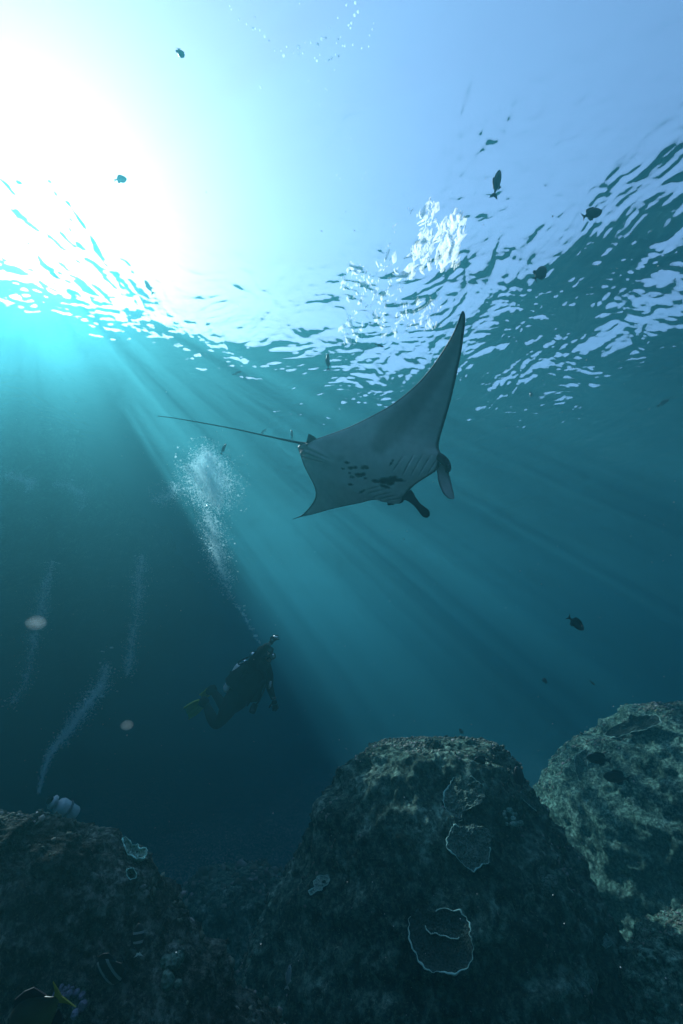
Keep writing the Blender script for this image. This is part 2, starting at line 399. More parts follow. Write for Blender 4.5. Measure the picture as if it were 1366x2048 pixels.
def plate_coral(outline, key, label, mat, tilt=0.5, lift=0.08, cup=0.10, rim_w=.010, rim_range=(0, 1), shelf=None, group=None, rough=.012, seed=0):
    """outline in photo pixels -> a real plate standing on the rock: disc in its own plane with thickness, curled edge and pale rim."""
    out = np.array(outline, float); c = out.mean(0)
    # resample the closed outline
    q = np.vstack([out, out[:1]]); L = np.concatenate([[0], np.cumsum(np.hypot(*np.diff(q, axis=0).T))]); L /= L[-1]
    m = 110; tt = np.linspace(0, 1, m, endpoint=False)
    ox = np.interp(tt, L, q[:, 0]); oy = np.interp(tt, L, q[:, 1])
    r = np.random.default_rng(seed + 3)
    p0, n0 = hit(c[0], c[1], key)
    view = -ray(*c)
    N = (n0 * (1 - tilt) + Vector((0, 0, 1)) * tilt * .6 + view * 0.55).normalized()
    p0 = p0 + view * lift
    jag = 1 + .02 * np.sin(tt * 6.283 * 23 + 2 * np.sin(tt * 19)) + .045 * vnoise(np.stack([np.cos(tt * 6.283) * 6, np.sin(tt * 6.283) * 6, 0 * tt], -1), seed)
    rings = 22; V = []
    P0 = np.array(p0); Nn = np.array(N)
    for i in range(rings):
        f = (i / (rings - 1)) ** .8
        for j in range(m):
            jj = 1 + (jag[j] - 1) * f
            rr = ray(c[0] + (ox[j] - c[0]) * f * jj, c[1] + (oy[j] - c[1]) * f * jj)
            d = p0.dot(N) / rr.dot(N)
            V.append(np.array(rr * d))
    V = np.array(V); fr = np.repeat((np.arange(rings) / (rings - 1)) ** .8, m)
    size = np.linalg.norm(V - P0, axis=1).max()
    h = cup * size * (fr ** 3) + rough * fbm(V * 30, 3, seed=seed + 7) * (fr > .02) + 0.03 * fbm(V * 5, 2, seed=seed + 2) * fr
    top = V + Nn * h[:, None]
    th = (.016 * (1 - fr) + .007)
    bot = V + Nn * (h - th)[:, None] - Nn * (0.10 * size * (1 - fr) ** 2)[:, None]
    nb = len(top); VV = np.vstack([top, bot]); Fc = []
    for i in range(rings - 1):
        for j in range(m):
            a, b = i * m + j, i * m + (j + 1) % m; c_, d_ = a + m, b + m
            Fc.append((a, c_, d_, b)); Fc.append((nb + a, nb + b, nb + d_, nb + c_))
    for j in range(m):
        a, b = (rings - 1) * m + j, (rings - 1) * m + (j + 1) % m; Fc.append((a, nb + a, nb + b, b))
    # stalk that fixes the plate to the rock
    root = empty('plate_coral', (0, 0, 0)); tag(root, label, 'coral', group)
    mesh_obj('plate', VV, Fc, mat, parent=root)
    back = P0 - np.array(view) * (lift + .12); K = 12; SV = []; SF = []
    for i, (cen, rad) in enumerate([(P0 - Nn * .02, .28 * size), (P0 * .5 + back * .5, .17 * size), (back, .22 * size)]):
        e1 = np.cross(Nn, (1, 0, 0)); e1 /= np.linalg.norm(e1); e2 = np.cross(Nn, e1)
        for j in range(K):
            a = j / K * 6.283; SV.append(cen + rad * (math.cos(a) * e1 + math.sin(a) * e2))
    for i in range(2):
        for j in range(K): SF.append((i * K + j, i * K + (j + 1) % K, (i + 1) * K + (j + 1) % K, (i + 1) * K + j))
    mesh_obj('stalk', SV, SF, mat, parent=root)
    # rim bead
    edge = top[-m:]; i0, i1 = int(rim_range[0] * m), int(rim_range[1] * m)
    closed = (i1 - i0) >= m
    idx = [(i % m) for i in range(i0, i1)]
    tube('rim', [edge[i] for i in idx], [rim_w * max(.28, .45 + 1.1 * vnoise(np.array([[i * .23, 2.0, seed]]), 2)[0] + .3 * vnoise(np.array([[i * 1.1, 9.0, seed]]), 2)[0]) for i in idx], RIM, root, closed=closed, k=6)
    if shelf is not None:
        sp = []
        for (sx, sy) in shelf:
            rr = ray(sx, sy); d = p0.dot(N) / rr.dot(N); sp.append(np.array(rr * d) + Nn * .035)
        sp = resample(np.array(sp), 40)
        n2 = len(sp); SV = []; SF = []
        for i, p in enumerate(sp):
            w = .07 * math.sin(math.pi * (i + .5) / n2) ** .5
            SV += [p + Nn * .03, p + np.array(UP) * w - Nn * .02, p + np.array(UP) * w - Nn * .05, p - Nn * .01]
        for i in range(n2 - 1):
            for j in range(4): SF.append((i * 4 + j, i * 4 + (j + 1) % 4, i * 4 + 4 + (j + 1) % 4, i * 4 + 4 + j))
        mesh_obj('inner_shelf', SV, SF, mat, parent=root)
        tube('rim', [p + Nn * .03 for p in sp], [rim_w * .5 * (.4 + abs(math.sin(i * 1.3))) for i in range(n2)], RIM, root, k=6)
    return root

def resample(pts, n):
    pts = np.asarray(pts, float); L = np.concatenate([[0], np.cumsum(np.linalg.norm(np.diff(pts, axis=0), axis=1))]); L /= L[-1]
    t = np.linspace(0, 1, n); return np.stack([np.interp(t, L, pts[:, i]) for i in range(3)], -1)
def tube_data(pts, radii, k=8, closed=False, flat=None):
    pts = np.asarray(pts, float); n = len(pts); V = []; Fc = []
    prev = None
    for i in range(n):
        if closed: t = pts[(i + 1) % n] - pts[i - 1]
        else: t = pts[min(i + 1, n - 1)] - pts[max(i - 1, 0)]
        t = t / (np.linalg.norm(t) + 1e-12)
        if prev is None:
            a = np.array(UP) if abs(t @ np.array(UP)) < .9 else np.array(RT)
            e1 = np.cross(t, a)
        else: e1 = prev - t * (prev @ t)
        e1 /= np.linalg.norm(e1) + 1e-12; prev = e1; e2 = np.cross(t, e1)
        rr = radii[i] if hasattr(radii, '__len__') else radii
        for j in range(k):
            an = j / k * 6.28318; V.append(pts[i] + rr * (math.cos(an) * e1 + math.sin(an) * e2))
    for i in range(n if closed else n - 1):
        for j in range(k):
            a = i * k + j; b = i * k + (j + 1) % k; c = ((i + 1) % n) * k + (j + 1) % k; d = ((i + 1) % n) * k + j; Fc.append((a, b, c, d))
    if not closed:
        Fc.append(tuple(range(k))[::-1]); Fc.append(tuple(range((n - 1) * k, n * k)))
    return V, Fc
def tube(name, pts, radii, mat, parent=None, k=8, closed=False):
    V, Fc = tube_data(pts, radii, k, closed); return mesh_obj(name, V, Fc, mat, parent)

def z6(l): return [(540 + x / 2.627, 1400 + y / 2.627) for x, y in l]
def z7(l): return [(980 + x / 3.065, 1380 + y / 3.065) for x, y in l]
def z5(l): return [(x / 2.203, 1560 + y / 2.203) for x, y in l]
plate_coral(z6([(985, 400), (1040, 405), (1090, 425), (1125, 465), (1130, 520), (1100, 560), (1050, 575), (1015, 585), (1010, 630), (985, 645), (970, 625), (955, 600), (925, 575), (912, 540), (918, 480), (945, 445), (960, 410)]),
            'c', 'knobbly pale plate coral highest on the centre boulder, narrowing to a lobe at its bottom', PLATE, lift=.05, cup=.05, rim_w=.008, rough=.022, rim_range=(.55, 1.2), seed=1)
plate_coral(z6([(965, 658), (1000, 665), (1060, 650), (1155, 680), (1160, 730), (1150, 850), (1110, 870), (1070, 900), (1020, 870), (970, 820), (930, 790), (928, 740), (945, 690)]),
            'c', 'rounded plate coral with thin pale edge just above the big ringed coral, centre boulder', PLATE, lift=.06, cup=.05, rim_w=.008, rough=.014, rim_range=(.38, 1.05), seed=2)
plate_coral(z6([(750, 1140), (790, 1112), (830, 1125), (880, 1135), (900, 1110), (920, 1103), (1000, 1118), (1040, 1150), (1058, 1210), (1062, 1270), (1075, 1320), (1065, 1380), (1030, 1430), (975, 1448), (930, 1435), (870, 1440), (820, 1410), (780, 1360), (745, 1280), (737, 1200)]),
            'c', 'large dark cup shaped coral outlined by a bright turquoise rim low on the centre boulder', PLATE_DARK, lift=.14, cup=.14, rim_w=.007, rough=.004,
            rim_range=(.13, 1.0), shelf=z6([(828, 1200), (834, 1222), (858, 1246), (885, 1240), (905, 1254), (935, 1256), (960, 1270), (1000, 1272), (1006, 1262)]), seed=3)
plate_coral(z6([(225, 950), (250, 922), (300, 912), (312, 940), (304, 962), (275, 975), (268, 992), (240, 1005), (212, 1022), (203, 1005), (235, 985)]),
            'c', 'small pale ragged coral alone on the dark left flank of the centre boulder', PLATE_PALE, lift=.05, cup=.12, rim_w=.006, seed=4)
plate_coral([(1038, 1580), (1046, 1578), (1056, 1592), (1068, 1606), (1074, 1622), (1060, 1612), (1046, 1600)],
            'c', 'thin plate coral seen edge on at the right shoulder of the centre boulder', PLATE, lift=.05, cup=.12, rim_w=.007, seed=5, rim_range=(.5, 1.0))
plate_coral(z7([(695, 275), (730, 240), (790, 215), (850, 190), (870, 148), (900, 170), (960, 160), (1020, 155), (1050, 175), (1055, 200), (1020, 225), (960, 245), (880, 260), (850, 275), (780, 293), (730, 285)]),
            'r', 'wide flat table coral with a bright scalloped edge on top of the right boulder', PLATE_DARK, lift=.25, cup=.03, rim_w=.011, seed=6, rim_range=(.42, 1.05))
plate_coral(z7([(530, 395), (580, 365), (605, 370), (600, 450), (605, 490), (590, 550), (545, 560), (525, 500), (520, 440)]),
            'r', 'narrow upright pale coral on the upper left face of the right boulder', PLATE, lift=.06, cup=.1, rim_w=.006, seed=7, rough=.02)
plate_coral(z7([(660, 1500), (690, 1485), (720, 1500), (748, 1555), (735, 1570), (710, 1585), (685, 1560)]),
            'c', 'small pale yellow lump of coral low on the right edge of the centre boulder', PLATE_PALE, lift=.05, cup=.08, rim_w=.004, seed=8, rough=.02)
plate_coral(z5([(538, 278), (556, 272), (580, 298), (606, 290), (615, 308), (642, 315), (648, 345), (630, 372), (600, 362), (578, 345), (556, 340), (545, 310)]),
            'l', 'pale green ruffled leaf coral jutting from the upper slope of the left boulder', PLATE_PALE, lift=.03, cup=.3, rim_w=.004, seed=9)
plate_coral(z5([(560, 400), (590, 395), (605, 420), (600, 440), (575, 445), (562, 425)]),
            'l', 'small pale coral knob below the ruffled coral on the left boulder', PLATE, lift=.03, cup=.1, rim_w=.003, seed=10, rough=.012)

def knob_cluster(px, py, key, label, name, n, rad, spread, mat, tall=1.0, seed=0, cat='coral'):
    r = np.random.default_rng(seed); p0, n0 = hit(px, py, key); V = []; Fc = []
    v = ICO1_V; N = (n0 + Vector((0, 0, 1))).normalized()
    for i in range(n):
        d = Vector(r.normal(size=3)); d = (d - N * d.dot(N)) * spread * .6
        c = p0 + d + N * (rad * .6 - d.length * .35); ax = (N + d.normalized() * r.uniform(.1, .7)).normalized()
        rr = rad * r.uniform(.6, 1.25); off = len(V)
        for q in v:
            q = Vector(q); al = q.dot(ax); V.append(c + (q - ax * al) * rr + ax * al * rr * tall * (1 + .2 * math.sin(i)))
        Fc += [tuple(off + np.array(f)) for f in ICO1_F.tolist()]
    o = mesh_obj(name, V, Fc, mat); tag(o, label, cat); return o
knob_cluster(865, 1491, 'c', 'bushy stub branched coral standing on the very top of the centre boulder', 'branching_coral', 46, .022, .13, PLATE_DARK, 2.6, 1)
knob_cluster(1090, 1778, 'c', 'soft pale green sponge on the shaded right side of the centre boulder', 'sponge', 9, .04, .09, PLATE, 2.4, 2, 'sponge')
knob_cluster(347, 1925, 'l', 'bluish knobbly coral head on the lower slope of the left boulder', 'brain_coral', 14, .022, .045, PLATE, 1.0, 3)
knob_cluster(140, 1985, 'l', 'lilac tinted coral clump near the bottom of the left boulder', 'lilac_coral', 16, .014, .05, coral_mat('lilac_skin', (.10, .09, .14), (.28, .25, .34)), 1.2, 4)
knob_cluster(1022, 1625, 'c', 'bluish white coral tuft below the right shoulder of the centre boulder', 'tuft_coral', 18, .02, .09, PLATE_PALE, 1.1, 5)

# ------------------------------------------------------------------ manta ray
def smooth_poly(pts, n):
    pts = np.asarray(pts, float); L = np.concatenate([[0], np.cumsum(np.linalg.norm(np.diff(pts, axis=0), axis=1) + 1e-6)]); L /= L[-1]
    t = np.linspace(0, 1, n)
    # catmull-rom through the points
    i = np.clip(np.searchsorted(L, t, side='right') - 1, 0, len(pts) - 2); u = (t - L[i]) / (L[i + 1] - L[i])
    g = lambda j: pts[np.clip(j, 0, len(pts) - 1)]
    p0, p1, p2, p3 = g(i - 1), g(i), g(i + 1), g(i + 2); u = u[:, None]
    return 0.5 * ((2 * p1) + (-p0 + p2) * u + (2 * p0 - 5 * p1 + 4 * p2 - p3) * u ** 2 + (-p0 + 3 * p1 - 3 * p2 + p3) * u ** 3)
def dirs(px, py):
    px = np.asarray(px, float); py = np.asarray(py, float)
    d = np.array(fwd) + np.array(RT) * ((px - 683) / F)[..., None] + np.array(UP) * ((1024 - py) / F)[..., None]
    return d / np.linalg.norm(d, axis=-1, keepdims=True)
def zm(x, y): return 560 + x / 3.415, 600 + y / 3.415

MS = 0.60
def manta():
    # stations tip to tip: leading edge px, trailing edge px, distance of leading / trailing edge, thickness
    st = [(928, 623, 924, 622, 4.75, 4.76, .004), (930.5, 632, 919, 634, 4.75, 4.77, .02), (930, 650, 913, 650, 4.75, 4.79, .035), (927, 670, 904, 670, 4.75, 4.82, .05), (923, 700, 885, 702, 4.76, 4.86, .08),
          (913.5, 746, 857, 742, 4.78, 4.92, .11), (903, 793, 825, 776, 4.80, 4.97, .15), (889, 843, 783, 809, 4.82, 5.02, .20), (878.5, 879, 735, 836, 4.82, 5.08, .26),
          (877, 896, 690, 857, 4.80, 5.14, .31), (882, 913, 637, 876, 4.76, 5.22, .34), (874, 938, 606, 887, 4.74, 5.28, .35), (858, 951, 596, 893, 4.76, 5.30, .35), (838, 964, 598, 902, 4.80, 5.30, .34), (820, 979, 602, 914, 4.85, 5.30, .32),
          (803, 1006, 608, 932, 4.90, 5.31, .28), (778, 1001, 617, 950, 5.0, 5.34, .23), (750, 999, 626, 967, 5.12, 5.40, .18),
          (720, 1006, 631, 983, 5.28, 5.50, .13), (690, 1012, 630, 996, 5.46, 5.62, .09), (660, 1019, 622, 1010, 5.66, 5.76, .06), (632, 1027, 610, 1024, 5.86, 5.9, .035), (606, 1033, 600, 1032, 6.05, 6.07, .02), (586, 1038.5, 585, 1038, 6.2, 6.2, .004)]
    A = np.array(st, float); A[:, 4:] *= MS; nu, nv = 430, 150
    B = smooth_poly(A, nu)
    vv = (1 - np.cos(np.linspace(0, math.pi, nv))) / 2
    px = B[:, 2:3] + (B[:, 0:1] - B[:, 2:3]) * vv; py = B[:, 3:4] + (B[:, 1:2] - B[:, 3:4]) * vv
    dist = B[:, 5:6] + (B[:, 4:5] - B[:, 5:6]) * vv
    M = dirs(px, py) * dist[..., None]
    # wings arch: the middle of each wing bows toward the back
    du = np.gradient(M, axis=0); dv = np.gradient(M, axis=1); N = np.cross(du, dv); N /= np.linalg.norm(N, axis=-1, keepdims=True) + 1e-12
    N *= np.sign((N * -M).sum(-1, keepdims=True))
    Nb = N.mean((0, 1)); Nb /= np.linalg.norm(Nb); N = .55 * N + .45 * Nb; N /= np.linalg.norm(N, axis=-1, keepdims=True)
    foil = np.clip(np.sqrt(np.clip(1 - (2 * vv - 1) ** 2, 0, 1)) * (0.55 + .45 * vv), 0, 1)[None]
    T = np.clip(B[:, 6:7], .004, 1) * foil
    # belly relief -------------------------------------------------
    def seg(x0, y0, x1, y1):
        x0, y0 = zm(x0, y0); x1, y1 = zm(x1, y1)
        vx, vy = x1 - x0, y1 - y0; t = np.clip(((px - x0) * vx + (py - y0) * vy) / (vx * vx + vy * vy), 0, 1)
        return np.hypot(px - x0 - t * vx, py - y0 - t * vy), t
    rel = np.zeros_like(px); slit = np.zeros_like(px)
    for (a, b, c, d) in [(858, 1066, 782, 1168), (925, 1060, 850, 1192), (985, 1058, 905, 1198), (1038, 1062, 958, 1195), (1078, 1085, 1012, 1188),
                         (600, 1290, 702, 1262), (612, 1312, 738, 1284), (640, 1334, 775, 1308), (680, 1350, 812, 1328), (730, 1362, 830, 1350)]:
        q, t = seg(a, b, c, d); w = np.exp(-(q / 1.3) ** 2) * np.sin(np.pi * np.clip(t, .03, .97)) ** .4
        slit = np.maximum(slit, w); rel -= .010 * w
        q2, t2 = seg(a + 16, b + 6, c + 16, d + 6); rel += .004 * np.exp(-(q2 / 2.6) ** 2) * (t2 > 0) * (t2 < 1)
    for (a, b, c, d, hgt, wd) in [(140, 1005, 380, 1108, .035, 4.5), (150, 1050, 390, 1112, .022, 4.0), (185, 985, 350, 1070, .022, 4.5), (160, 1085, 330, 1115, .014, 3.5)]:
        q, t = seg(a, b, c, d); rel += hgt * np.exp(-(q / wd) ** 2) * (1 - t) ** .6
    for (a, b, c, d) in [(150, 1028, 385, 1112), (165, 1000, 370, 1090), (150, 1068, 360, 1114)]:
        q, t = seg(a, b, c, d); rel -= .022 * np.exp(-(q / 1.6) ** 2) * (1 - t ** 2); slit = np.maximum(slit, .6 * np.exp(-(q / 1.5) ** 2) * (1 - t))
    rel = rel * np.clip(foil * 3, 0, 1)
    belly = M + N * (0.30 * T + .72 * rel)[..., None]
    back = M - N * (0.70 * T)[..., None]
    # pigment pattern, with shade painted into the same tone ---------------------------------------------
    jx = px + 1.1 * vnoise(np.stack([px * .35, py * .35, 0 * px], -1), 3); jy = py + 1.1 * vnoise(np.stack([px * .35, py * .35, 0 * px + 5], -1), 4)
    dark = np.zeros_like(px)
    for (x, y, rx, ry, an) in [(475, 1104, 18, 9, 5), (448, 1143, 10, 6, 0), (505, 1139, 21, 10, -4), (535, 1137, 15, 9, 0), (590, 1136, 17, 12, 0), (612, 1138, 15, 13, 0), (495, 1174, 10, 7, 20), (511, 1201, 14, 8, 10), (552, 1188, 26, 14, 10), (582, 1184, 24, 14, -12),
                               (603, 1209, 14, 9, 10), (500, 1251, 18, 6, 12), (735, 1226, 45, 22, 0), (780, 1218, 40, 22, -10), (770, 1245, 26, 14, 0), (825, 1223, 42, 11, 10), (675, 1229, 30, 11, 8), (733, 1268, 38, 11, 18), (782, 1108, 7, 26, 32), (580, 1294, 22, 6, -16)]:
        cx, cy = zm(x, y); a = math.radians(an); ex = (jx - cx) * math.cos(a) + (jy - cy) * math.sin(a); ey = -(jx - cx) * math.sin(a) + (jy - cy) * math.cos(a)
        q = np.sqrt((ex / (rx / 3.415)) ** 2 + (ey / (ry / 3.415)) ** 2); dark = np.maximum(dark, 1 / (1 + np.exp((q - 1) * 9)))
    shade = np.zeros_like(px)  # shade of the curved wing, painted into the skin as a band
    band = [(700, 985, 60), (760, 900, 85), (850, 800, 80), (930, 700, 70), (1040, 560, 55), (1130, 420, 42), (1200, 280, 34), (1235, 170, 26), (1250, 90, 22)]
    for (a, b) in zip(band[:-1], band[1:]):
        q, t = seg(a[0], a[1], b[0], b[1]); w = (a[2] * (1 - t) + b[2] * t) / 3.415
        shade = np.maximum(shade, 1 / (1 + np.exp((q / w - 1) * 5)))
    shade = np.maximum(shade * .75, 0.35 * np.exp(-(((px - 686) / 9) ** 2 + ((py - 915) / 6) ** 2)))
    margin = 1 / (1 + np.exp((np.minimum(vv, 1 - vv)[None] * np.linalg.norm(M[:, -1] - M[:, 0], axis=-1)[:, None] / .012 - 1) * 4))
    lower = np.clip((py - 975 + (px - 700) * .12) / 60, 0, 1) * np.clip((760 - px) / 60, 0, 1)  # dimness of the lower wing put into the skin tone
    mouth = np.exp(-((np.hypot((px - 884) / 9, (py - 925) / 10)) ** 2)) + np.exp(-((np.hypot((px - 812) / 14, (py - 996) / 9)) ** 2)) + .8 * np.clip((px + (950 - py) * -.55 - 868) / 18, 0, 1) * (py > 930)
    tone = np.clip(1.0 - .55 * shade - .30 * lower - .75 * margin - .55 * slit - .5 * np.clip(mouth, 0, 1), 0.10, 1) * (1 - .95 * dark)  # wing shade, crease and mouth darkness painted in; spots and margin are pigment
    tone = tone * (1 + .06 * fbm(np.stack([px * .08, py * .08, 0 * px], -1), 3, seed=8))
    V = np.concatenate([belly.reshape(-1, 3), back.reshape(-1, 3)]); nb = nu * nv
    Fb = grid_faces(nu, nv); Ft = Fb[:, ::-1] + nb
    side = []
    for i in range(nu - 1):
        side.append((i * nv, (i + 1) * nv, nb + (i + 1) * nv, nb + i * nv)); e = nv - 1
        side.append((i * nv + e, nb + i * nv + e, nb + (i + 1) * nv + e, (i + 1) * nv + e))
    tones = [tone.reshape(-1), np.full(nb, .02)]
    V = [V]; Fs = [Fb, Ft, np.array(side)]; off = 2 * nb
    def add(v, f, t):
        nonlocal off
        v = np.asarray(v, float); V.append(v); Fs.append(np.array(f) + off); tones.append(np.broadcast_to(np.asarray(t, float), (len(v),))); off += len(v)
    def paddle(pts, d, thick, tn, n=50, k=14, seed=0):
        d *= MS; thick *= MS
        # pts: (px, py, width px, distance offset); a flattened, slightly twisted blade
        P = smooth_poly(np.array(pts, float), n); v = []; f = []; tt = []
        cen = dirs(P[:, 0], P[:, 1]) * (d + MS * P[:, 3])[:, None]
        for i in range(n):
            t = cen[min(i + 1, n - 1)] - cen[max(i - 1, 0)]; t /= np.linalg.norm(t); vw = -cen[i] / np.linalg.norm(cen[i])
            w = np.cross(t, vw); w /= np.linalg.norm(w); tw = .35 * math.sin(i / n * 3); w2 = w * math.cos(tw) + vw * math.sin(tw); nn = np.cross(w2, t)
            hw = max(P[i, 2], .6) / 2 * d / F
            for j in range(k):
                a = j / k * 6.2832; rr = thick * (1 - .6 * i / n)
                v.append(cen[i] + w2 * hw * math.cos(a) + nn * rr * math.sin(a) + nn * .25 * hw * math.cos(a) ** 2)
                tt.append(tn(i / (n - 1), math.cos(a)))
        for i in range(n - 1):
            for j in range(k): f.append((i * k + j, i * k + (j + 1) % k, (i + 1) * k + (j + 1) % k, (i + 1) * k + j))
        add(v, f, tt)
    paddle([(874, 912, 16, .06), (884, 918, 17, 0), (892, 927, 16, -.03), (896, 936, 12, -.04), (894, 944, 7, -.02)], 4.74, .045, lambda t, c: .16)          # fleshy lobe with the eye
    paddle([(878, 930, 14, .05), (885, 946, 21, 0), (887, 958, 24, -.04), (891, 972, 23.5, -.07), (896, 984, 20, -.1), (902, 992, 14, -.11), (907, 997, 5, -.12)], 4.74, .018, lambda t, c: (.55 + .4 * t) * (1 if abs(c) < .8 else .4))
    paddle([(806, 985, 22, .06), (816, 991, 24, 0), (826, 1001, 16, -.05), (836, 1012, 13, -.09), (845, 1021, 16, -.12), (852, 1028, 17, -.14), (857, 1033, 8, -.15)], 4.86, .03, lambda t, c: .07 + .06 * (1 - t))
    # tail and dorsal fin
    tp = smooth_poly(np.array([(618, 890, 5.22), (600, 886, 5.3), (540, 873.5, 5.36), (470, 858, 5.45), (400, 845, 5.56), (350, 836.5, 5.64), (316, 832, 5.7)]), 70)
    tc = dirs(tp[:, 0], tp[:, 1]) * tp[:, 2:3] * MS
    tv, tf = tube_data(tc, np.interp(np.linspace(0, 1, 70), [0, .08, .3, .97, 1], [.018, .0085, .0052, .0028, .004]), 8)
    add(tv, [f for f in tf if len(f) == 4], .05)
    dv_ = dirs(np.array([612, 617, 620, 628, 636, 622]), np.array([886, 867.5, 868.5, 873, 880, 884])) * 5.27 * MS
    tk = -dirs(620, 876) * .012
    add(np.concatenate([dv_ - tk, dv_ + tk * 2]), [(0, 1, 2, 5), (5, 2, 3, 4), (6, 11, 8, 7), (11, 10, 9, 8), (0, 6, 7, 1), (1, 7, 8, 2), (2, 8, 9, 3), (3, 9, 10, 4)], .03)
    # pelvic fins, two soft lobes beside the tail
    paddle([(640, 893, 5, .05), (618, 892, 9, 0), (605, 894, 10, -.02), (597, 897, 6, -.02)], 5.24, .022, lambda t, c: .75)
    paddle([(645, 905, 5, .05), (622, 901, 8, 0), (608, 904, 9, -.02), (601, 909, 5, -.02)], 5.24, .02, lambda t, c: .7)
    k = NT('manta_skin'); b = k.n('ShaderNodeBsdfPrincipled'); b.inputs['Roughness'].default_value = .55; b.inputs['Specular IOR Level'].default_value = .25
    a = k.n('ShaderNodeAttribute', attribute_name='tone'); co = k.coords('Object')
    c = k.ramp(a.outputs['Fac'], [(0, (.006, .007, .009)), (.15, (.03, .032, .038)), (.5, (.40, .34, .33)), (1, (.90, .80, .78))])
    nz = k.noise(22, 5, .6, co); mm = k.n('ShaderNodeMix', data_type='RGBA', blend_type='MULTIPLY'); mm.inputs[0].default_value = 1
    k.l(c, mm.inputs[6]); k.l(k.ramp(nz, [(.3, (.93,) * 3), (.7, (1.08,) * 3)]), mm.inputs[7]); k.l(mm.outputs[2], b.inputs['Base Color'])
    bp = k.n('ShaderNodeBump'); bp.inputs['Strength'].default_value = .25; bp.inputs['Distance'].default_value = .004; k.l(k.noise(90, 3, .6, co), bp.inputs['Height']); k.l(bp.outputs[0], b.inputs['Normal'])
    k.l(b.outputs[0], k.out.inputs[0])
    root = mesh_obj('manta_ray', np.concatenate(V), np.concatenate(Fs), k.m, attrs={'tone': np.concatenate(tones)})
    tag(root, 'large manta ray gliding overhead, pale spotted belly, one wing raised, long thin tail', 'manta ray')
    e = dirs(898, 932) * 4.66 * MS
    mesh_obj('eye', e + ICO1_V * .011, ICO1_F, bsdf('manta_eye', (.01, .01, .012), .15, .6), parent=root)
manta()

# ------------------------------------------------------------------ divers
def skinned(name, chains, mat, parent, sub=2):
    """chains: list of polylines [(co, radius), ...]; chains that start on an existing point are welded to it."""
    V = []; E = []; Rr = []; key = {}
    for ch in chains:
        prev = None
        for co, rad in ch:
            kk = tuple(round(c, 4) for c in co)
            if kk not in key:
                key[kk] = len(V); V.append(tuple(co)); Rr.append(rad if isinstance(rad, tuple) else (rad, rad))
            i = key[kk]
            if prev is not None and prev != i: E.append((prev, i))
            prev = i
    me = bpy.data.meshes.new(name); me.from_pydata(V, E, [])
    o = bpy.data.objects.new(name, me); COL.objects.link(o); o.parent = parent
    m = o.modifiers.new('skin', 'SKIN'); m.use_smooth_shade = True
    if not me.skin_vertices: me.skin_vertices.new()
    for i, d in enumerate(me.skin_vertices[0].data):
        d.radius = Rr[i]; d.use_root = (i == 0)
    o.modifiers.new('sub', 'SUBSURF').levels = sub; o.modifiers['sub'].render_levels = sub
    me.materials.append(mat)
    return o
def bake(o):
    dg = bpy.context.evaluated_depsgraph_get(); me = bpy.data.meshes.new_from_object(o.evaluated_get(dg))
    o.modifiers.clear(); old = o.data; o.data = me; bpy.data.meshes.remove(old); return o

def cyl_profile(name, a, b, prof, mat, parent, k=24):
    """lathe round the axis a->b; prof = [(t, r)]"""
    a = np.array(a); b = np.array(b)
    pts = [a + (b - a) * t for t, r in prof]
    ax = (b - a) / np.linalg.norm(b - a); e1 = np.cross(ax, (0.3, .2, .9)); e1 /= np.linalg.norm(e1); e2 = np.cross(ax, e1)
    V = []; Fc = []
    for (t, r), p in zip(prof, pts):
        for j in range(k):
            an = j / k * 6.28318; V.append(p + max(r, 1e-4) * (e1 * math.cos(an) + e2 * math.sin(an)))
    for i in range(len(prof) - 1):
        for j in range(k): Fc.append((i * k + j, i * k + (j + 1) % k, (i + 1) * k + (j + 1) % k, (i + 1) * k + j))
    Fc.append(tuple(range(k))[::-1]); Fc.append(tuple(range((len(prof) - 1) * k, len(prof) * k)))
    return mesh_obj(name, V, Fc, mat, parent)
SUIT = bsdf('black_neoprene', (.008, .010, .014), .85, .04)
GEAR = bsdf('black_nylon', (.006, .007, .009), .8, .05)
ALU = bsdf('pale_painted_tank', (.62, .66, .66), .45, .5)
STEEL = bsdf('chrome', (.6, .62, .62), .25, .5, 1.0)
FIN = bsdf('yellow_green_fin', (.34, .42, .04), .5, .4)
SKIN = bsdf('diver_skin', (.42, .27, .2), .6, .3)
GLASS = bsdf('mask_glass', (.03, .05, .06), .08, .8)
GREY = bsdf('grey_strap', (.10, .11, .12), .7, .3)
TANKP = [(0, .02), (.02, .06), (.05, .082), (.12, .09), (.80, .09), (.88, .08), (.94, .05), (.97, .024), (1, .022)]

